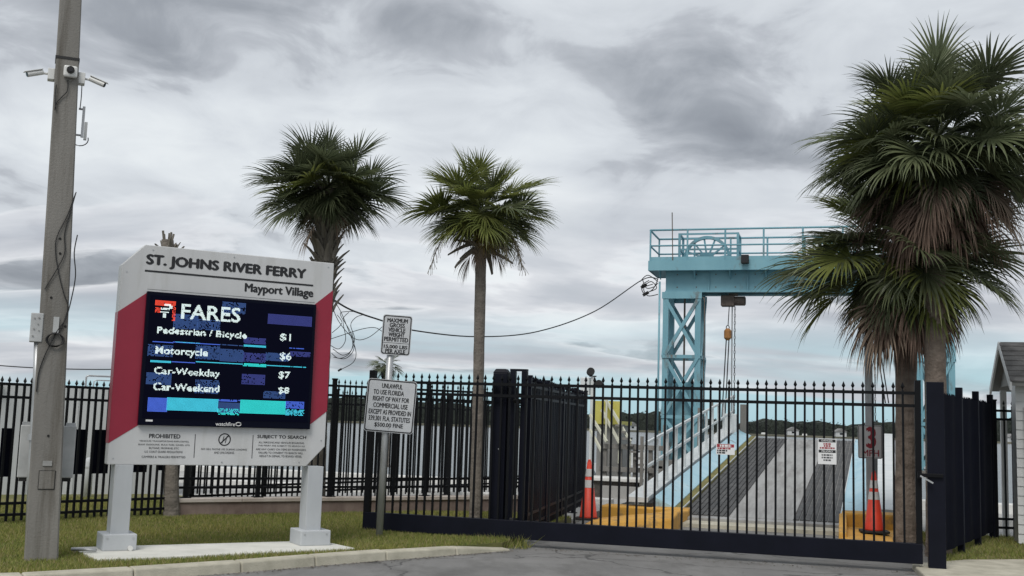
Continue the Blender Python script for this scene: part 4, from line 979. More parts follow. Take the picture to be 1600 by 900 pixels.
# two big palms at the right
pr1 = G(1416, 848); tr1 = AY(1412, 395, pr1.y)
palm(pr1, tr1, .158, 'shorter cabbage palm with wide crown and dead skirt right of the speed limit sign', 31, 72, .92, .95, [('frond_green', 7), ('frond_bright', 2)], ndead=34, dead_mat='frond_russet', el_dead=(-78, -30), trunk='trunk_brown', el_lo=-42, R_dead=.95, pet_dead=.4, droop=.62, bend=.02)
pr2 = W(7.84, 2.1, -.05); tr2 = AY(1460, 236, pr2.y)
palm((pr2.x, pr2.y, -.05), tr2, .150, 'tallest cabbage palm with a huge crown and russet dead fronds rising behind the latch post', 47, 118, .84, .92, [('frond_green', 9), ('frond_bright', 1)], ndead=46, dead_mat='frond_russet', el_dead=(-75, -8), trunk='trunk_brown', el_lo=-34, R_dead=.92, pet_dead=.58, droop=.55, bend=-.02, cy=.3)
# bare dead palm behind the sign
pd0 = G(268, 806); td = AY(262, 375, pd0.y)
pt, H, rng = palm(pd0, td, .105, 'dead palm trunk without a crown poking above the top left of the fares sign', 5, 0, .5, .3, [('frond_dead', 1)], boots=(.80, .955, 46), trunk='trunk_grey')
for i in range(5):
    a = i * 1.3; MB().bar(H + Vector((.04 * math.cos(a), .04 * math.sin(a), -.15)), H + Vector((.09 * math.cos(a), .09 * math.sin(a), .10 + .04 * (i % 2))), .02, .03).obj('stub', 'boot_grey', pt)
# small far palm behind the road sign
pf = AY(603, 700, 42.0); palm((pf.x, pf.y, -.1), AY(604, 572, 42.0), .16, 'small far palm peeking out behind the two regulation plates', 61, 16, .42, .25, [('frond_green', 1)], ndead=4, R_dead=.3, pet_dead=.15, droop=.8, el_lo=-60)

# =================================================================== LOADING RAMP
VN, VF = 5.85, 19.5
def rc(v): return 5.08 + (v - VN) * .0277
def rzv(v): return .02 + (v - VN) * (1.34 / (VF - VN))
ramp = thing('loading_ramp', GATE.o, RZ, 'ferry loading ramp with dark wheel tracks and pale blue girders rising beyond the gate', 'ramp')
def strip(a, b, z0, z1, v0=VN, v1=VF, za=None, zb_=None):
    """lengthwise piece between offsets a..b; za/zb_ let the two edges differ in height"""
    zt0, zt1 = (z1, z1) if za is None else (za, zb_)
    return MB().hexa([(rc(v0) + a, v0, rzv(v0) + z0), (rc(v0) + b, v0, rzv(v0) + z0), (rc(v1) + b, v1, rzv(v1) + z0), (rc(v1) + a, v1, rzv(v1) + z0),
                      (rc(v0) + a, v0, rzv(v0) + zt0), (rc(v0) + b, v0, rzv(v0) + zt1), (rc(v1) + b, v1, rzv(v1) + zt1), (rc(v1) + a, v1, rzv(v1) + zt0)])
strip(-1.95, 1.95, -.45, -.02).obj('frame', 'rust_steel', ramp)
for k in range(4):
    v0 = VN + (VF - VN) * k / 4; v1 = VN + (VF - VN) * (k + 1) / 4 - .012
    strip(-.52, .60, -.02, .0, v0, v1).obj('deck_plate', 'ramp_deck', ramp)
for a, b, n in ((-1.39, -.53, 9), (.61, 1.39, 8)):
    w = (b - a) / n
    strip(a, b, -.03, -.012).obj('track_bed', 'ramp_deck', ramp)
    for k in range(n): strip(a + k * w + .009, a + (k + 1) * w - .009, -.012, .012).obj('track_bar', 'tread_dark', ramp)
for s in (-1, 1):
    lo, hi = sorted((s * 1.40, s * 1.58)); strip(lo, hi, -.05, .055).obj('kerb_strip', 'olive_kerb' if s < 0 else 'ramp_blue', ramp)
    n = 9
    for k in range(n):
        v0 = VN + .25 + (VF - VN - .3) * k / n; v1 = VN + .25 + (VF - VN - .3) * (k + 1) / n - .012
        if s < 0: strip(-1.95, -1.58, -.05, .0, v0, v1, .25, .075).obj('girder_plate', 'ramp_blue', ramp)
        else: strip(1.58, 1.95, -.05, .0, v0, v1, .075, .25).obj('girder_plate', 'ramp_blue', ramp)
    lo, hi = sorted((s * 1.95, s * 2.04)); strip(lo, hi, -.2, .17).obj('rubber_gap', 'rubber_black', ramp)
    lo, hi = sorted((s * 2.04, s * 2.45)); strip(lo, hi, .16, .25, VN + .1, VF).obj('walkway', 'rail_white', ramp)
    lo, hi = sorted((s * 1.40, s * 1.415)); strip(lo, hi, .05, .08).obj('edge_bar', 'rail_white', ramp)
MB().box(rc(VN) - 1.45, rc(VN) + 1.45, VN - .55, VN - .005, -.25, .012).obj('hinge_plate', 'ramp_deck', ramp)
MB().box(rc(VN) - 1.45, rc(VN) + 1.45, VN - 1.3, VN - .56, -.25, -.035).obj('sill_slab', 'kerb_concrete', ramp)
# handrail on the left walkway
nP = 12
for side, v_end in ((-2.10, VF), ):
    for k in range(nP + 1):
        v = VN + .15 + (v_end - VN - .3) * k / nP; z = rzv(v) + .25
        MB().box(rc(v) + side - .028, rc(v) + side + .028, v - .028, v + .028, z - .05, z + 1.0).obj('handrail_post', 'rail_white', ramp)
    for dz in (1.0, .55):
        a = (rc(VN) + side, VN + .1, rzv(VN + .1) + .25 + dz); b = (rc(v_end) + side, v_end - .1, rzv(v_end - .1) + .25 + dz)
        MB().bar(a, b, .05, .05).obj('handrail', 'rail_white', ramp)
for v in np.arange(VN + 1.6, VF, 2.5):
    MB().box(rc(v) - 2.5, rc(v) - 2.44, v - .03, v + .03, rzv(v), rzv(v) + 1.22).obj('outer_post', 'wood_grey', ramp)
MB().box(rc(VF) - 2.3, rc(VF) - 1.95, VF - .9, VF - .5, 1.4, 2.05).obj('winch_box', 'rail_white', ramp, bevel=.02)
MB().box(rc(VF) - 1.9, rc(VF) - 1.72, VF - .2, VF + .0, 1.2, 2.35).obj('end_post', 'wood_grey', ramp)

# yellow painted concrete blocks by the ramp mouth
t = thing('yellow_barrier', W(2.45, 2.95, ROAD_Z), RZ, 'yellow painted concrete kerb block left of the ramp mouth', 'barrier', 'yellow concrete blocks at the ramp')
MB().hexa([(0, 0, -.1), (1.45, .5, -.1), (1.45, 1.5, -.1), (0, .9, -.1), (.05, .1, .10), (1.42, .55, .22), (1.42, 1.4, .30), (.05, .85, .13)]).obj('front_block', 'yellow_paint', t, bevel=.03)
MB().hexa([(-.3, 2.9, -.1), (1.4, 2.6, -.1), (1.4, 3.1, -.1), (-.3, 3.5, -.1), (-.3, 2.9, .20), (1.4, 2.6, .23), (1.4, 3.1, .23), (-.3, 3.5, .20)]).obj('rear_block', 'yellow_paint', t, bevel=.03)
MB().hexa([(1.05, 1.52, -.1), (1.42, 1.52, -.1), (1.42, 2.58, -.1), (1.05, 2.58, -.1), (1.05, 1.52, .25), (1.42, 1.52, .26), (1.42, 2.58, .22), (1.05, 2.58, .21)]).obj('side_block', 'yellow_paint', t, bevel=.03)
t = thing('yellow_barrier', W(6.50, 2.35, ROAD_Z), RZ, 'yellow painted concrete kerb block right of the ramp mouth under the right cone', 'barrier', 'yellow concrete blocks at the ramp')
MB().hexa([(0, 0, -.1), (1.0, 0, -.1), (.95, 2.2, -.1), (0, 2.2, -.1), (.02, .08, .15), (.92, .08, .09), (.90, 2.2, .14), (.02, 2.2, .17)]).obj('front_block', 'yellow_paint', t, bevel=.03)
MB().hexa([(0.02, 2.22, -.1), (.95, 2.22, -.1), (.95, 2.9, -.1), (0.02, 2.9, -.1), (.02, 2.22, .38), (.92, 2.22, .38), (.92, 2.9, .38), (.02, 2.9, .38)]).obj('rear_block', 'yellow_paint', t, bevel=.03)
MB().hexa([(-.02, .3, -.1), (.10, .3, -.1), (.10, 2.215, -.1), (-.02, 2.215, -.1), (-.02, .3, .22), (.10, .3, .22), (.10, 2.215, .37), (-.02, 2.215, .37)]).obj('side_block', 'yellow_paint', t, bevel=.02)

# traffic cones
def cone(px, py, z, label, h):
    p = G(px, py, z); t = thing('traffic_cone', p, RZ + .1, label, 'cone', 'orange traffic cones')
    MB().flat(rounded(-.22, .22, -.22, .22, .08), 0.002, .035).obj('base', 'rubber_black', t, bevel=.006)
    R0, R1 = .150, .032
    def rr(f): return R0 + (R1 - R0) * f
    MB().tube([(0, 0, .034), (0, 0, .06), (0, 0, h)], [R0 * 1.05, R0, R1], 20).obj('body', 'cone_orange', t, smooth=True)
    for f0, f1 in ((.55, .68), (.74, .87)): MB().tube([(0, 0, h * f0), (0, 0, h * f1)], [rr(f0) + .006, rr(f1) + .006], 20, cap=False).obj('reflective_collar', 'cone_white', t, smooth=True)
    MB().tube([(0, 0, h - .005), (0, 0, h + .03)], [R1 * .85, R1 * .7], 14).obj('tip', 'cone_orange', t, smooth=True)
cone(919, 812, .0, 'orange traffic cone with two white bands left of the ramp', .98)
cone(1366, 832, .06, 'orange traffic cone with two white bands below the speed limit sign', .93)

# speed limit sign and the tall pole it hangs on
pp = AY(1361, 833, 18.75); pp = Vector((pp.x, pp.y, -.1)); SPF = Frame(pp, math.radians(-14))
t = thing('speed_limit_sign', pp, math.radians(-14), 'tall square steel pole carrying a grey plate with red 3 MPH', 'road sign')
tp = SPF.at(1354, 372, 0)
MB().hexa([(-.062, -.05, -.2), (.062, -.05, -.2), (.062, .05, -.2), (-.062, .05, -.2), (tp.x - .062, -.05, tp.z), (tp.x + .062, -.05, tp.z), (tp.x + .062, .05, tp.z), (tp.x - .062, .05, tp.z)]).obj('pole', 'galvanised', t, bevel=.006)
c, w, h, ti = plate_from_px(t, SPF, (1341, 664), (1379, 665), (1378, 717), (1340, 716), -.07)
p3 = plate(t, c.x, c.z, w, h, ti, -.075, 'plate_grey', True, inset=.008, bw=.008, r=.03)
lettering('3', -w * .17, w * .25, -h * .17, h * .43, -.006, 'print_red', p3, .05); lettering('MPH', -w * .32, w * .36, -h * .43, -h * .24, -.006, 'print_red', p3, .02)

# =================================================================== BLUE GANTRY
VG = 18.3
def gq(px, py, v=VG): q = GATE.at(px, py, v); return q.x, q.z
gan = thing('ferry_gantry', GATE.o, RZ, 'pale blue steel gantry with lattice towers and railed platform over the ramp end', 'gantry')
uL, zBt = gq(1035, 453); uR = 9.55; z_bt = zBt; z_top = gq(1035, 422)[1]; z_pt = gq(1014, 409)[1]; uPL = gq(1014, 410)[0]; uPR = 9.95
MB().box(uL + .05, uR - .05, VG + .32, VG + .40, z_bt, z_top).obj('front_girder', 'gantry_blue', gan)
MB().box(uL + .05, uR - .05, VG + 1.15, VG + 1.23, z_bt, z_top).obj('rear_girder', 'gantry_blue', gan)
for v in (VG + .36, VG + 1.19): MB().box(uL + .045, uR - .045, v - .15, v + .15, z_bt - .04, z_bt - .001).obj('girder_flange', 'gantry_blue', gan)
for u in (uL + .055, uR - .075): MB().box(u, u + .02, VG + .41, VG + 1.14, z_bt, z_top).obj('end_plate', 'gantry_blue', gan)
for k in range(6):
    u = uL + 1.35 + k * 1.15; MB().box(u, u + .02, VG + .24, VG + .319, z_bt, z_top).obj('stiffener', 'gantry_blue', gan)
MB().box(uPL, uPR, VG - .05, VG + 1.7, z_top + .002, z_top + .05).obj('platform_floor', 'gantry_blue', gan)
MB().box(uPL - .01, uPR + .01, VG - .08, VG - .051, z_top - .02, z_pt + .02).obj('platform_edge', 'gantry_blue', gan)
MB().box(uPL - .01, uPR + .01, VG + 1.701, VG + 1.73, z_top - .02, z_pt + .02).obj('platform_edge', 'gantry_blue', gan)
MB().box(uPL - .012, uPL, VG - .05, VG + 1.70, z_top - .02, z_pt + .02).obj('platform_edge', 'gantry_blue', gan)
for k in range(9):
    u = uPL + .3 + k * 1.05; m = MB(); m.v = []; m.prism([(0, 0), (.02, 0)], 0, 0) if False else None
    MB().hexa([(u, VG + .0, z_top - .05), (u + .03, VG + .0, z_top - .05), (u + .03, VG + .318, z_top - .25), (u, VG + .318, z_top - .25), (u, VG + .0, z_top), (u + .03, VG + .0, z_top), (u + .03, VG + .318, z_top), (u, VG + .318, z_top)]).obj('bracket', 'gantry_blue', gan)
z_r = gq(1016, 360)[1]
def rails(v):
    for z, r in ((z_r, .030), (z_pt + (z_r - z_pt) * .5, .026)): MB().tube([(uPL + .03, v, z), (uPR - .03, v, z)], r, 8).obj('guard_rail', 'gantry_blue', gan, smooth=True)
    for k in range(9): u = uPL + .04 + (uPR - uPL - .08) * k / 8; MB().tube([(u, v, z_pt - .1), (u, v, z_r)], .028, 8).obj('rail_post', 'gantry_blue', gan)
    MB().box(uPL + .02, uPR - .02, v - .008, v + .008, z_pt + .02, z_pt + .14).obj('toe_board', 'gantry_blue', gan)
rails(VG - .02); rails(VG + 1.66)
for z, r in ((z_r, .030), (z_pt + (z_r - z_pt) * .5, .026)):
    for u in (uPL + .03, uPR - .03): MB().tube([(u, VG, z), (u, VG + 1.66, z)], r, 8).obj('guard_rail', 'gantry_blue', gan, smooth=True)
for k in range(14):
    for dz in (.12, z_top - z_bt - .1):
        u = uL + .4 + k * .58; cyl_y(Vector((u, VG + .318, z_bt + dz)), .022, .012, 6).obj('bolt', 'rust_steel', gan)
# sheave wheel in its cage
wc = gq(1105, 405, 19.1); wr = abs(gq(1105, 369, 19.1)[1] - wc[1]); wv = 19.1
m = MB(); n = 36
for k in range(n):
    a0, a1 = 2 * math.pi * k / n, 2 * math.pi * (k + 1) / n
    def pt_(a, r, dv): return (wc[0] + r * math.cos(a), wv + dv, wc[1] + r * math.sin(a))
    m.hexa([pt_(a0, wr - .09, -.06), pt_(a0, wr, -.06), pt_(a0, wr, .06), pt_(a0, wr - .09, .06), pt_(a1, wr - .09, -.06), pt_(a1, wr, -.06), pt_(a1, wr, .06), pt_(a1, wr - .09, .06)])
wheel = m.obj('sheave_wheel', 'gantry_blue', gan)
for k in range(12):
    a = 2 * math.pi * k / 12 + .15; MB().bar((wc[0] + .12 * math.cos(a), wv, wc[1] + .12 * math.sin(a)), (wc[0] + (wr - .07) * math.cos(a), wv, wc[1] + (wr - .07) * math.sin(a)), .05, .06, (0, 1, 0)).obj('spoke', 'gantry_blue', wheel)
MB().tube([(wc[0], wv - .12, wc[1]), (wc[0], wv + .12, wc[1])], .16, 16).obj('hub', 'gantry_blue', wheel)
MB().hexa([(wc[0] - .42, wv - .2, z_top + .05), (wc[0] + .42, wv - .2, z_top + .05), (wc[0] + .42, wv - .13, z_top + .05), (wc[0] - .42, wv - .13, z_top + .05), (wc[0] - .18, wv - .2, wc[1] + .16), (wc[0] + .18, wv - .2, wc[1] + .16), (wc[0] + .18, wv - .13, wc[1] + .16), (wc[0] - .18, wv - .13, wc[1] + .16)]).obj('bearing_stand', 'gantry_blue', gan)
ca, cb = gq(1062, 366, 18.7)[0], gq(1153, 366, 18.7)[0]; cz = gq(1105, 364, 18.7)[1]
for v in (18.7, 19.5):
    for u in (ca, cb): MB().box(u - .035, u + .035, v - .035, v + .035, z_top + .05, cz).obj('cage_post', 'gantry_blue', gan)
    for z in (cz, z_pt + .45): MB().box(ca + .035, cb - .035, v - .025, v + .025, z - .05, z).obj('cage_rail', 'gantry_blue', gan)
for u in (ca, cb):
    for z in (cz, z_pt + .45): MB().box(u - .025, u + .025, 18.735, 19.465, z - .05, z).obj('cage_rail', 'gantry_blue', gan)
# lattice towers
def tower(u0, u1, label):
    v0, v1 = VG + .15, VG + 1.45; zt = z_bt - .045; zf = .62; w = .085; zh = zt - .20
    zm = gq(1060, 557, v0)[1]
    for u in (u0 + w, u1 - w):
        for v in (v0 + w, v1 - w): MB().box(u - w, u + w, v - w, v + w, zf, zt - .001).obj('tower_leg', 'gantry_blue', gan)
    for v in (v0, v1): MB().box(u0 - .03, u1 + .03, v - .02, v + .02, zh, zt).obj('tower_header', 'gantry_blue', gan)
    for v in (v0 + .02, v1 - .02):
        for z in (zm, zm - 2.2 + .4):
            MB().box(u0 + .001, u1 - .001, v - .05, v + .05, z - .05, z + .05).obj('tower_strut', 'gantry_blue', gan)
        for za, zb2 in ((zm, zh), (zm - 1.8, zm)):
            MB().bar((u0 + w, v, za + .06), (u1 - w, v, zb2 - .03), .10, .11, (0, 1, 0)).obj('tower_brace', 'gantry_blue', gan); MB().bar((u1 - w, v + .03, za + .06), (u0 + w, v + .03, zb2 - .03), .10, .11, (0, 1, 0)).obj('tower_brace', 'gantry_blue', gan)
        zc = zm - 1.8 - .05
        MB().bar((u0 + w, v, zf + .05), (u1 - w, v, zc), .10, .11, (0, 1, 0)).obj('tower_brace', 'gantry_blue', gan); MB().bar((u1 - w, v + .03, zf + .05), (u0 + w, v + .03, zc), .10, .11, (0, 1, 0)).obj('tower_brace', 'gantry_blue', gan)
    for u in (u0 + .02, u1 - .02):
        for z in (zm, zm - 1.8):
            MB().box(u - .05, u + .05, v0 + .08, v1 - .08, z - .05, z + .05).obj('tower_strut', 'gantry_blue', gan)
        for za, zb2 in ((zm, zh), (zm - 1.8, zm)):
            MB().bar((u, v0 + w, za), (u, v1 - w, zb2), .10, .11, (1, 0, 0)).obj('tower_brace', 'gantry_blue', gan)
    MB().box(u0 + .28, u1 - .28, v0 + .3, v1 - .2, zm - 3.05, zm - .75).obj('counterweight', 'gantry_blue', gan)
    MB().tube([((u0 + u1) / 2, (v0 + v1) / 2, zm - .75), ((u0 + u1) / 2, (v0 + v1) / 2, z_bt)], .03, 8).obj('counterweight_cable', 'rust_steel', gan)
tower(uL, gq(1093, 560)[0], ''); tower(gq(1432, 560)[0], gq(1493, 560)[0], '')
u_, z0_ = gq(1099, 640, 18.4); z1_ = gq(1099, 465, 18.4)[1]; MB().tube([(u_, 18.4, .8), (u_, 18.4, z1_ - .1), (u_ - .02, 18.4, z1_), (u_ - .08, 18.45, z1_)], .018, 6).obj('conduit', 'rust_steel', gan, smooth=True)
u_ = gq(1029, 560, 18.4)[0]; MB().tube([(u_, 18.4, .8), (u_, 18.4, gq(1029, 440, 18.4)[1])], .03, 8).obj('conduit', 'gantry_blue', gan, smooth=True)
a = gq(1051, 333, 18.35); b = gq(1052, 410, 18.35); MB().tube([(b[0], 18.25, b[1] - .1), (a[0], 18.25, a[1])], .016, 6).obj('antenna', 'rust_steel', gan)
# pier blocks the towers stand on
for u0, u1, lb in ((uL - .25, gq(1093, 560)[0] + .15, 'dark timber pier under the left gantry tower'), (gq(1432, 560)[0] - .3, gq(1493, 560)[0] + .3, 'dark timber pier under the right gantry tower')):
    t = thing('timber_pier', W((u0 + u1) / 2, VG + .8, -2.0), RZ, lb, 'pier', 'piers under the gantry'); hw = (u1 - u0) / 2
    MB().box(-hw, hw, -1.05, 1.05, 2.45, 2.62).obj('deck', 'wood_grey', t)
    for x in np.linspace(-hw + .15, hw - .15, 3):
        for v in (-.9, 0, .9): MB().tube([(x, v, -1), (x, v, 2.45)], .14, 10).obj('pile', 'timber_dark', t)
fl = gq(1164, 405, VG - .25); t = thing('floodlight', W(fl[0], VG - .20, fl[1]), RZ, 'small black floodlight on the front edge of the gantry platform', 'floodlight')
MB().box(-.11, .11, -.10, .06, -.13, .13).obj('housing', 'rubber_black', t, bevel=.015); MB().box(-.09, .09, -.104, -.1, -.10, .10).obj('glass', 'lens_black', t); MB().box(-.02, .02, .06, .115, -.03, .03).obj('bracket', 'rubber_black', t)

# chain hoists
def hoist(px0, px1, py0, py1, hook, cable_end, chx, mat, label, hookmat):
    v = 18.95; a = GATE.at(px0, py0, v); b = GATE.at(px1, py1, v); c = (a + b) / 2
    t = thing('chain_hoist', W(c.x, v, c.z), RZ, label, 'hoist', 'chain hoists under the gantry beam'); hw, hh = (b.x - a.x) / 2, (a.z - b.z) / 2
    MB().box(-hw, hw * .1, -.16, .16, -hh, hh).obj('gearbox', mat, t, bevel=.03); MB().tube([(hw * .1, 0, -.0), (hw * .95, 0, 0)], hh * .85, 14).obj('motor', mat, t); MB().tube([(hw * .93, 0, 0), (hw, 0, 0)], hh * .7, 14).obj('motor_cap', 'rubber_black', t)
    top = z_bt - .04 - c.z
    MB().box(-.13, .13, -.10, .10, top - .07, top - .002).obj('trolley', 'rust_steel', t)
    MB().bar((0, 0, hh - .01), (0, 0, top - .07), .05, .05).obj('hanger', 'rust_steel', t)
    hk = GATE.at(*hook, v) - c; hk = Vector((hk.x, 0, hk.z))
    MB().tube([(hk.x + .04, 0, -hh), (hk.x + .01, 0, hk.z + .28)], .014, 5).obj('load_chain', 'chain_steel', t)
    m = MB(); m.tube([(hk.x + .045 * math.cos(x_), 0, hk.z + .22 + .06 * math.sin(x_)) for x_ in np.linspace(0, 6.2832, 12)], .014, 5); m.obj('shackle', 'chain_steel', t)
    MB().tube([(hk.x, 0, hk.z + .19), (hk.x, 0, hk.z + .12), (hk.x, 0, hk.z - .1), (hk.x, 0, hk.z - .17)], [.05, .11, .11, .05], 12).obj('hook_block', hookmat, t)
    for k in (-1, 1):
        e = GATE.at(cable_end[0] + 2.5 * k, cable_end[1], v) - c; MB().tube([(hk.x + .04 * k, 0, hk.z - .15), (e.x, 0, e.z)], .018, 5).obj('lifting_cable', 'chain_steel', t)
    # hand chain: real links hanging in a long run
    x = GATE.at(chx, 560, v).x - c.x; zl = -hh; zend = GATE.at(chx, 668, v).z - c.z; L_ = .11; i = 0
    lk = MB(); lk.tube([(.020 * math.cos(x_), 0, .066 * math.sin(x_)) for x_ in np.linspace(0, 6.2832, 9)], .009, 4, cap=False); lme = lk.mesh('chain_link', 'chain_steel')
    while zl > zend:
        inst('chain_link', lme, (x, -.05, zl - .06), t, rz=(i % 2) * math.pi / 2 + .4); zl -= L_; i += 1
    MB().tube([(x - .09, .05, -hh), (x - .09, .05, zend)], .022, 6).obj('guide_rope', 'galvanised', t)
    return t
hoist(1127, 1165, 462, 479, (1137, 523), (1130, 660), 1148, 'hoist_brown', 'brown chain hoist hanging left under the gantry beam', 'hoist_orange')
hoist(1356, 1386, 462, 478, (1371, 526), (1386, 630), 1367, 'hoist_yellow', 'yellow chain hoist hanging right under the gantry beam beside the palms', 'hoist_orange')

# =================================================================== DOCK FITTINGS LEFT OF THE RAMP
VD = 12.5
def dq(px, py, v=VD): q = GATE.at(px, py, v); return q.x, q.z
t = thing('stair_platform', W(.35, VD, -1.6), RZ, 'yellow panelled dock platform with pale stair rails behind the left cone', 'platform')
ax, az = dq(928, 626); bx, bz = dq(971, 626); _, cz2 = dq(930, 662)
def T(x, z): return x - .35, z + 1.6
x0, z1 = T(ax, az); x1, _ = T(bx, 0); _, z0 = T(0, cz2)
for k in range(3): MB().box(x0 + (x1 - x0) * k / 3 + .004, x0 + (x1 - x0) * (k + 1) / 3 - .004, 0, .06, z0, z1).obj('panel', 'yellow_panel', t)
MB().box(x0 + .02, x1 - .02, .07, 1.6, z0 - .02, z0 + .08).obj('platform_deck', 'yellow_panel', t)
MB().box(x0 + .05, x1 - .1, .2, 1.5, 0, z0 - .03).obj('base_wall', 'dock_concrete', t)
for (pa_, pb_) in (((922, 648), (948, 690)), ((922, 672), (940, 705)), ((945, 622), (985, 690)), ((940, 640), (968, 692))):
    p = dq(*pa_, VD - .12); q = dq(*pb_, VD - .5); p = T(*p); q = T(*q); MB().bar((p[0], -.12, p[1]), (q[0], -.5, q[1]), .05, .06).obj('stair_rail', 'stair_white', t)
for k in range(8):
    f = k / 8; MB().box(x1 - .05 + f * .75, x1 + .12 + f * .75, -.5, -.05, z0 - .05 - f * 1.25, z0 - f * 1.25).obj('stair_tread', 'wood_grey', t)
for px, py in ((948, 625), (968, 660), (985, 690)):
    p = T(*dq(px, py, VD - .3)); MB().box(p[0] - .02, p[0] + .02, -.32, -.28, p[1] - 1.0, p[1]).obj('rail_post', 'stair_white', t)
p0 = dq(922, 578); t = thing('signal_lamp', W(p0[0], VD + .3, -.6), RZ, 'dark twin lamp on a pale post above the dock platform', 'lamp')
H_ = p0[1] + .6
MB().tube([(0, 0, 0), (0, 0, H_ - .15)], .045, 10).obj('post', 'rail_white', t)
MB().box(-.30, -.06, -.08, .08, H_ - .62, H_ - .18).obj('control_box', 'rail_white', t, bevel=.015)
MB().tube([(-.06, 0, H_ - .05), (-.02, -.1, H_ - .02)], .10, 12).obj('lamp_head', 'rubber_black', t); MB().tube([(.15, 0, H_ - .35), (.19, -.08, H_ - .33)], .10, 12).obj('lamp_head', 'rubber_black', t)
MB().box(-.08, .1, -.02, .02, H_ - .16, H_ - .13).obj('yoke', 'rubber_black', t); MB().box(0, .16, -.02, .02, H_ - .39, H_ - .36).obj('yoke', 'rubber_black', t)
# grey timber guard rail
g0, gz = dq(946, 693); g1, _ = dq(1040, 695); _, gl = dq(946, 728)
t = thing('timber_rail', W(g0, VD - .3, -1.6), RZ, 'weathered grey timber guard rail between the cone and the ramp walkway', 'guard rail')
for k in range(5): x = (g1 - g0) * k / 4; MB().box(x, x + .10, 0, .1, 0, gz + 1.6 - .05).obj('post', 'wood_grey', t, bevel=.008)
for z in (gz, gl): MB().box(-.08, g1 - g0 + .15, -.06, -.002, z + 1.6 - .12, z + 1.6).obj('rail', 'wood_grey', t, bevel=.006)
# concrete slab bridge in front of it
s0, sz0 = dq(915, 745, 10.5); s1, _ = dq(1000, 748, 10.5)
t = thing('slab_bridge', W(s0, 10.5, -.4), RZ, 'pale concrete slab on dark supports behind the left yellow block', 'slab')
MB().box(0, s1 - s0, 0, .9, sz0 + .4 - .08, sz0 + .4).obj('slab', 'white_concrete', t, bevel=.015); MB().box(.1, s1 - s0 - .15, .1, .8, 0, sz0 + .4 - .085).obj('support', 'timber_dark', t)
MB().box(.4, .5 + (s1 - s0) * .6, -.12, .09, 0, sz0 + .22).obj('footing', 'dock_concrete', t)
for (px, py, lb) in ((985, 716, 'pale skiff tied up beyond the timber rail'),):
    c = G(px, 745, -1.5); t = thing('moored_boat', (c.x, c.y, -1.5), .3, lb, 'boat')
    m = MB(); m.hexa([(-2.2, -.5, -.2), (2, -.7, -.2), (2, .7, -.2), (-2.2, .5, -.2), (-2.8, -.3, .8), (2.2, -.9, .65), (2.2, .9, .65), (-2.8, .3, .8)]); m.obj('hull', 'building_white', t); MB().box(-.6, .8, -.45, .45, .68, 1.5).obj('cabin', 'camera_white', t, bevel=.05)

# =================================================================== OVERHEAD WIRES
def spline(P, n=8):
    P = [Vector(p) for p in P]; out = []
    for i in range(len(P) - 1):
        p0 = P[max(i - 1, 0)]; p1 = P[i]; p2 = P[i + 1]; p3 = P[min(i + 2, len(P) - 1)]
        for k in range(n):
            t = k / n; out.append(.5 * ((2 * p1) + (p2 - p0) * t + (2 * p0 - 5 * p1 + 4 * p2 - p3) * t * t + (3 * p1 - p0 - 3 * p2 + p3) * t ** 3))
    return out + [P[-1]]
gw = W(*[(lambda q: (q[0], 18.45))(gq(1028, 436, 18.45))][0], gq(1028, 436, 18.45)[1])
wy = [(512, 462, 19.36), (548, 484, 20.4), (600, 502, 21.8), (645, 516, 23.2), (745, 526, 26.2), (840, 518, 29.2), (930, 486, 32.3), (1004, 437, 34.6)]
wp = [AY(x, y, d) for x, y, d in wy] + [gw]
tag(MB().tube(spline(wp), .016, 6).obj('overhead_wire', 'cable_black', smooth=True, fix=False), 'black overhead wire sagging from the palm behind the fares sign to the blue gantry', 'wire')
rng = random.Random(4)
t = thing('wire_tangle', (pb1.x + .1, 19.3, 0), 0, 'loose tangle of black wires hanging off the palm at the right of the fares sign', 'wire')
o_ = Vector((pb1.x + .1, 19.3, 0))
loops = [[(520, 468), (532, 486), (546, 520), (556, 548), (552, 566), (531, 578)], [(518, 475), (528, 500), (545, 522), (560, 531), (578, 526), (598, 510)], [(516, 530), (540, 522), (566, 514), (586, 512), (600, 520)],
         [(520, 545), (536, 555), (550, 545), (548, 520), (532, 492), (540, 487), (560, 488), (580, 496)], [(518, 552), (530, 560), (546, 552), (554, 530), (548, 508), (556, 496), (567, 492)], [(517, 540), (530, 545), (540, 530), (536, 500), (545, 488)],
         [(521, 558), (540, 560), (553, 545), (550, 520)], [(519, 520), (534, 505), (527, 492)]]
for lp in loops: MB().tube(spline([AY(x, y, 19.36 + rng.uniform(-.03, .14) + .0045 * max(0, x - 545)) - o_ for x, y in lp], 6), .0062, 5).obj('wire_loop', 'cable_black', t, smooth=True, fix=False)
e_ = AY(531, 578, 19.4) - o_; MB().bar(e_ - Vector((.03, 0, .02)), e_ + Vector((.03, 0, .02)), .03, .03).obj('wire_end', 'rubber_black', t)
t = thing('wire_tangle', gw, 0, 'knot of black wires and insulators at the upper left corner of the gantry', 'wire')
for lp in ([(1028, 440), (1012, 430), (1000, 440)], [(1028, 436), (1020, 452), (1006, 458), (1003, 446), (1014, 438)], [(1028, 460), (1012, 462), (1006, 450), (1020, 444)], [(1004, 437), (1010, 450), (1022, 448), (1028, 442)], [(1008, 445), (1018, 440), (1026, 450), (1014, 456)]):
    MB().tube(spline([AY(x, y, gw.y - .05 + rng.uniform(-.1, .1)) - gw for x, y in lp], 6), .014, 5).obj('wire_loop', 'cable_black', t, smooth=True, fix=False)
for px, py in ((1006, 447), (1009, 459)):
    e_ = AY(px, py, gw.y) - gw; MB().bar(e_ - Vector((.08, 0, .05)), e_ + Vector((.08, 0, .05)), .09, .09).obj('insulator', 'rubber_black', t)
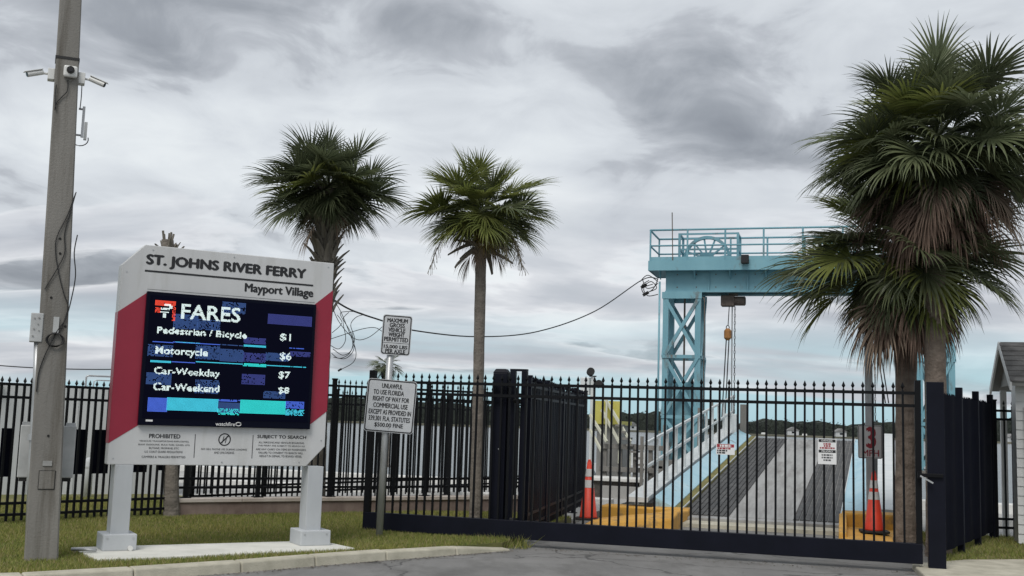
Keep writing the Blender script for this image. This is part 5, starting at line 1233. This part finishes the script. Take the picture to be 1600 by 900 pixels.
tag(MB().tube(spline([AY(-40, 568, 60), AY(60, 575, 60), AY(180, 577, 60), AY(300, 570, 60), AY(420, 556, 60)]), .03, 5).obj('overhead_wire', 'cable_black', fix=False), 'thin distant power line crossing behind the concrete pole', 'wire')

# =================================================================== GRASS
def grass():
    rnd = np.random.default_rng(9)
    def inside(P, poly):
        x, y = P[:, 0], P[:, 1]; r = np.zeros(len(P), bool); n = len(poly)
        for i in range(n):
            x1, y1 = poly[i][:2]; x2, y2 = poly[(i + 1) % n][:2]
            c = ((y1 > y) != (y2 > y)) & (x < (x2 - x1) * (y - y1) / (y2 - y1 + 1e-12) + x1); r ^= c
        return r
    def patch(polys, skip, bbox, n, z, name, lab, hmin=.025, hmax=.06):
        P = np.stack([rnd.uniform(bbox[0], bbox[1], n), rnd.uniform(bbox[2], bbox[3], n)], 1)
        k = inside(P, polys)
        for s in skip: k &= ~inside(P, s)
        P = P[k]; n = len(P)
        cl = .5 + .5 * np.sin(P[:, 0] * 2.3 + 1.3 * np.sin(P[:, 1] * 1.7)) * np.sin(P[:, 1] * 2.9 + P[:, 0]); cl2 = .5 + .5 * np.sin(P[:, 0] * .9 + 2) * np.sin(P[:, 1] * 1.1)
        h = rnd.uniform(hmin, hmax, n) * (.7 + .6 * cl); a = rnd.uniform(0, 6.283, n); w = rnd.uniform(.0035, .007, n)
        ln = rnd.normal(0, .5, (n, 2)) * h[:, None]
        V = np.zeros((n, 3, 3)); V[:, 0, 0] = P[:, 0] - np.cos(a) * w; V[:, 0, 1] = P[:, 1] - np.sin(a) * w; V[:, 1, 0] = P[:, 0] + np.cos(a) * w; V[:, 1, 1] = P[:, 1] + np.sin(a) * w
        V[:, :2, 2] = z - .005; V[:, 2, :2] = P + ln; V[:, 2, 2] = z + h
        me = bpy.data.meshes.new(name); me.vertices.add(n * 3); me.vertices.foreach_set('co', V.ravel()); me.loops.add(n * 3); me.loops.foreach_set('vertex_index', np.arange(n * 3, dtype=np.int32))
        me.polygons.add(n); me.polygons.foreach_set('loop_start', np.arange(0, n * 3, 3, dtype=np.int32)); me.update(calc_edges=True)
        g = np.array([.21, .25, .055]); yv = np.array([.40, .36, .11]); br = np.array([.40, .32, .17]); dk = np.array([.12, .16, .037])
        t = np.clip(.15 + .6 * cl * cl2 + rnd.normal(0, .2, n), 0, 1)[:, None]; c = g * (1 - t) + yv * t
        q = rnd.random(n)[:, None]; c = np.where(q < .14, br, np.where(q < .32, dk, c)); c = np.repeat(c, 3, 0)
        at = me.color_attributes.new('Col', 'FLOAT_COLOR', 'POINT'); at.data.foreach_set('color', np.concatenate([c, np.ones((n * 3, 1))], 1).ravel().astype(np.float32))
        me.materials.append(MATS['grass_blade']); o = bpy.data.objects.new(name, me); COL.objects.link(o); o['kind'] = 'stuff'; o['label'] = lab; o['category'] = 'grass'
    padp = [(p.x, p.y) for p in pad]
    patch([(p.x, p.y) for p in lawn_pts], [padp], (-8.2, 2.0, 10.4, 20.5), 330000, -.012, 'lawn_grass', 'short patchy green lawn between the kerb and the fences')
    patch([(p.x, p.y) for p in rl_pts], [], (4.5, 10.5, 12.5, 19.5), 60000, -.05, 'lawn_grass', 'small strip of grass right of the gate below the sheeted fence')
    # weeds along the gate foot
    wpoly = [W(.2, -.75), W(2.45, -.35), W(2.45, .02), W(.2, .2)]
    patch([(p.x, p.y) for p in wpoly], [], (-2.5, 1.8, 15.0, 17.0), 9000, -.09, 'weeds', 'straggly weeds under the left part of the gate', .04, .16)
grass()
# dead leaves and grit washed up along the kerb and the gate
def litter():
    rng = random.Random(21); m = MB()
    for i in range(1500):
        k = rng.randrange(1, len(ktop) - 1); f = rng.random(); p = ktop[k].lerp(ktop[k + 1], f) + kn[k] * (.21 + abs(rng.gauss(0, .07)))
        if i % 3 == 0: p = W(rng.uniform(2.2, 7.6), rng.gauss(-.16, .12)); 
        if i % 11 == 0: p = W(rng.uniform(-3, 9), rng.uniform(-5, -.3)); 
        a = rng.uniform(0, 6.28); r = rng.uniform(.006, .022); z = ROAD_Z + .006; c, s_ = math.cos(a) * r, math.sin(a) * r
        if i % 11 == 0 and p.x < .6: continue
        m.poly([(p.x - c, p.y - s_, z), (p.x + s_ * .5, p.y - c * .5, z + rng.uniform(0, .008)), (p.x + c, p.y + s_, z + .002), (p.x - s_ * .5, p.y + c * .5, z + rng.uniform(0, .008))])
    o = m.obj('leaf_litter', 'boot_grey', fix=False); o['kind'] = 'stuff'; o['label'] = 'dry leaf bits and grit along the kerb and gate'; o['category'] = 'litter'
litter()
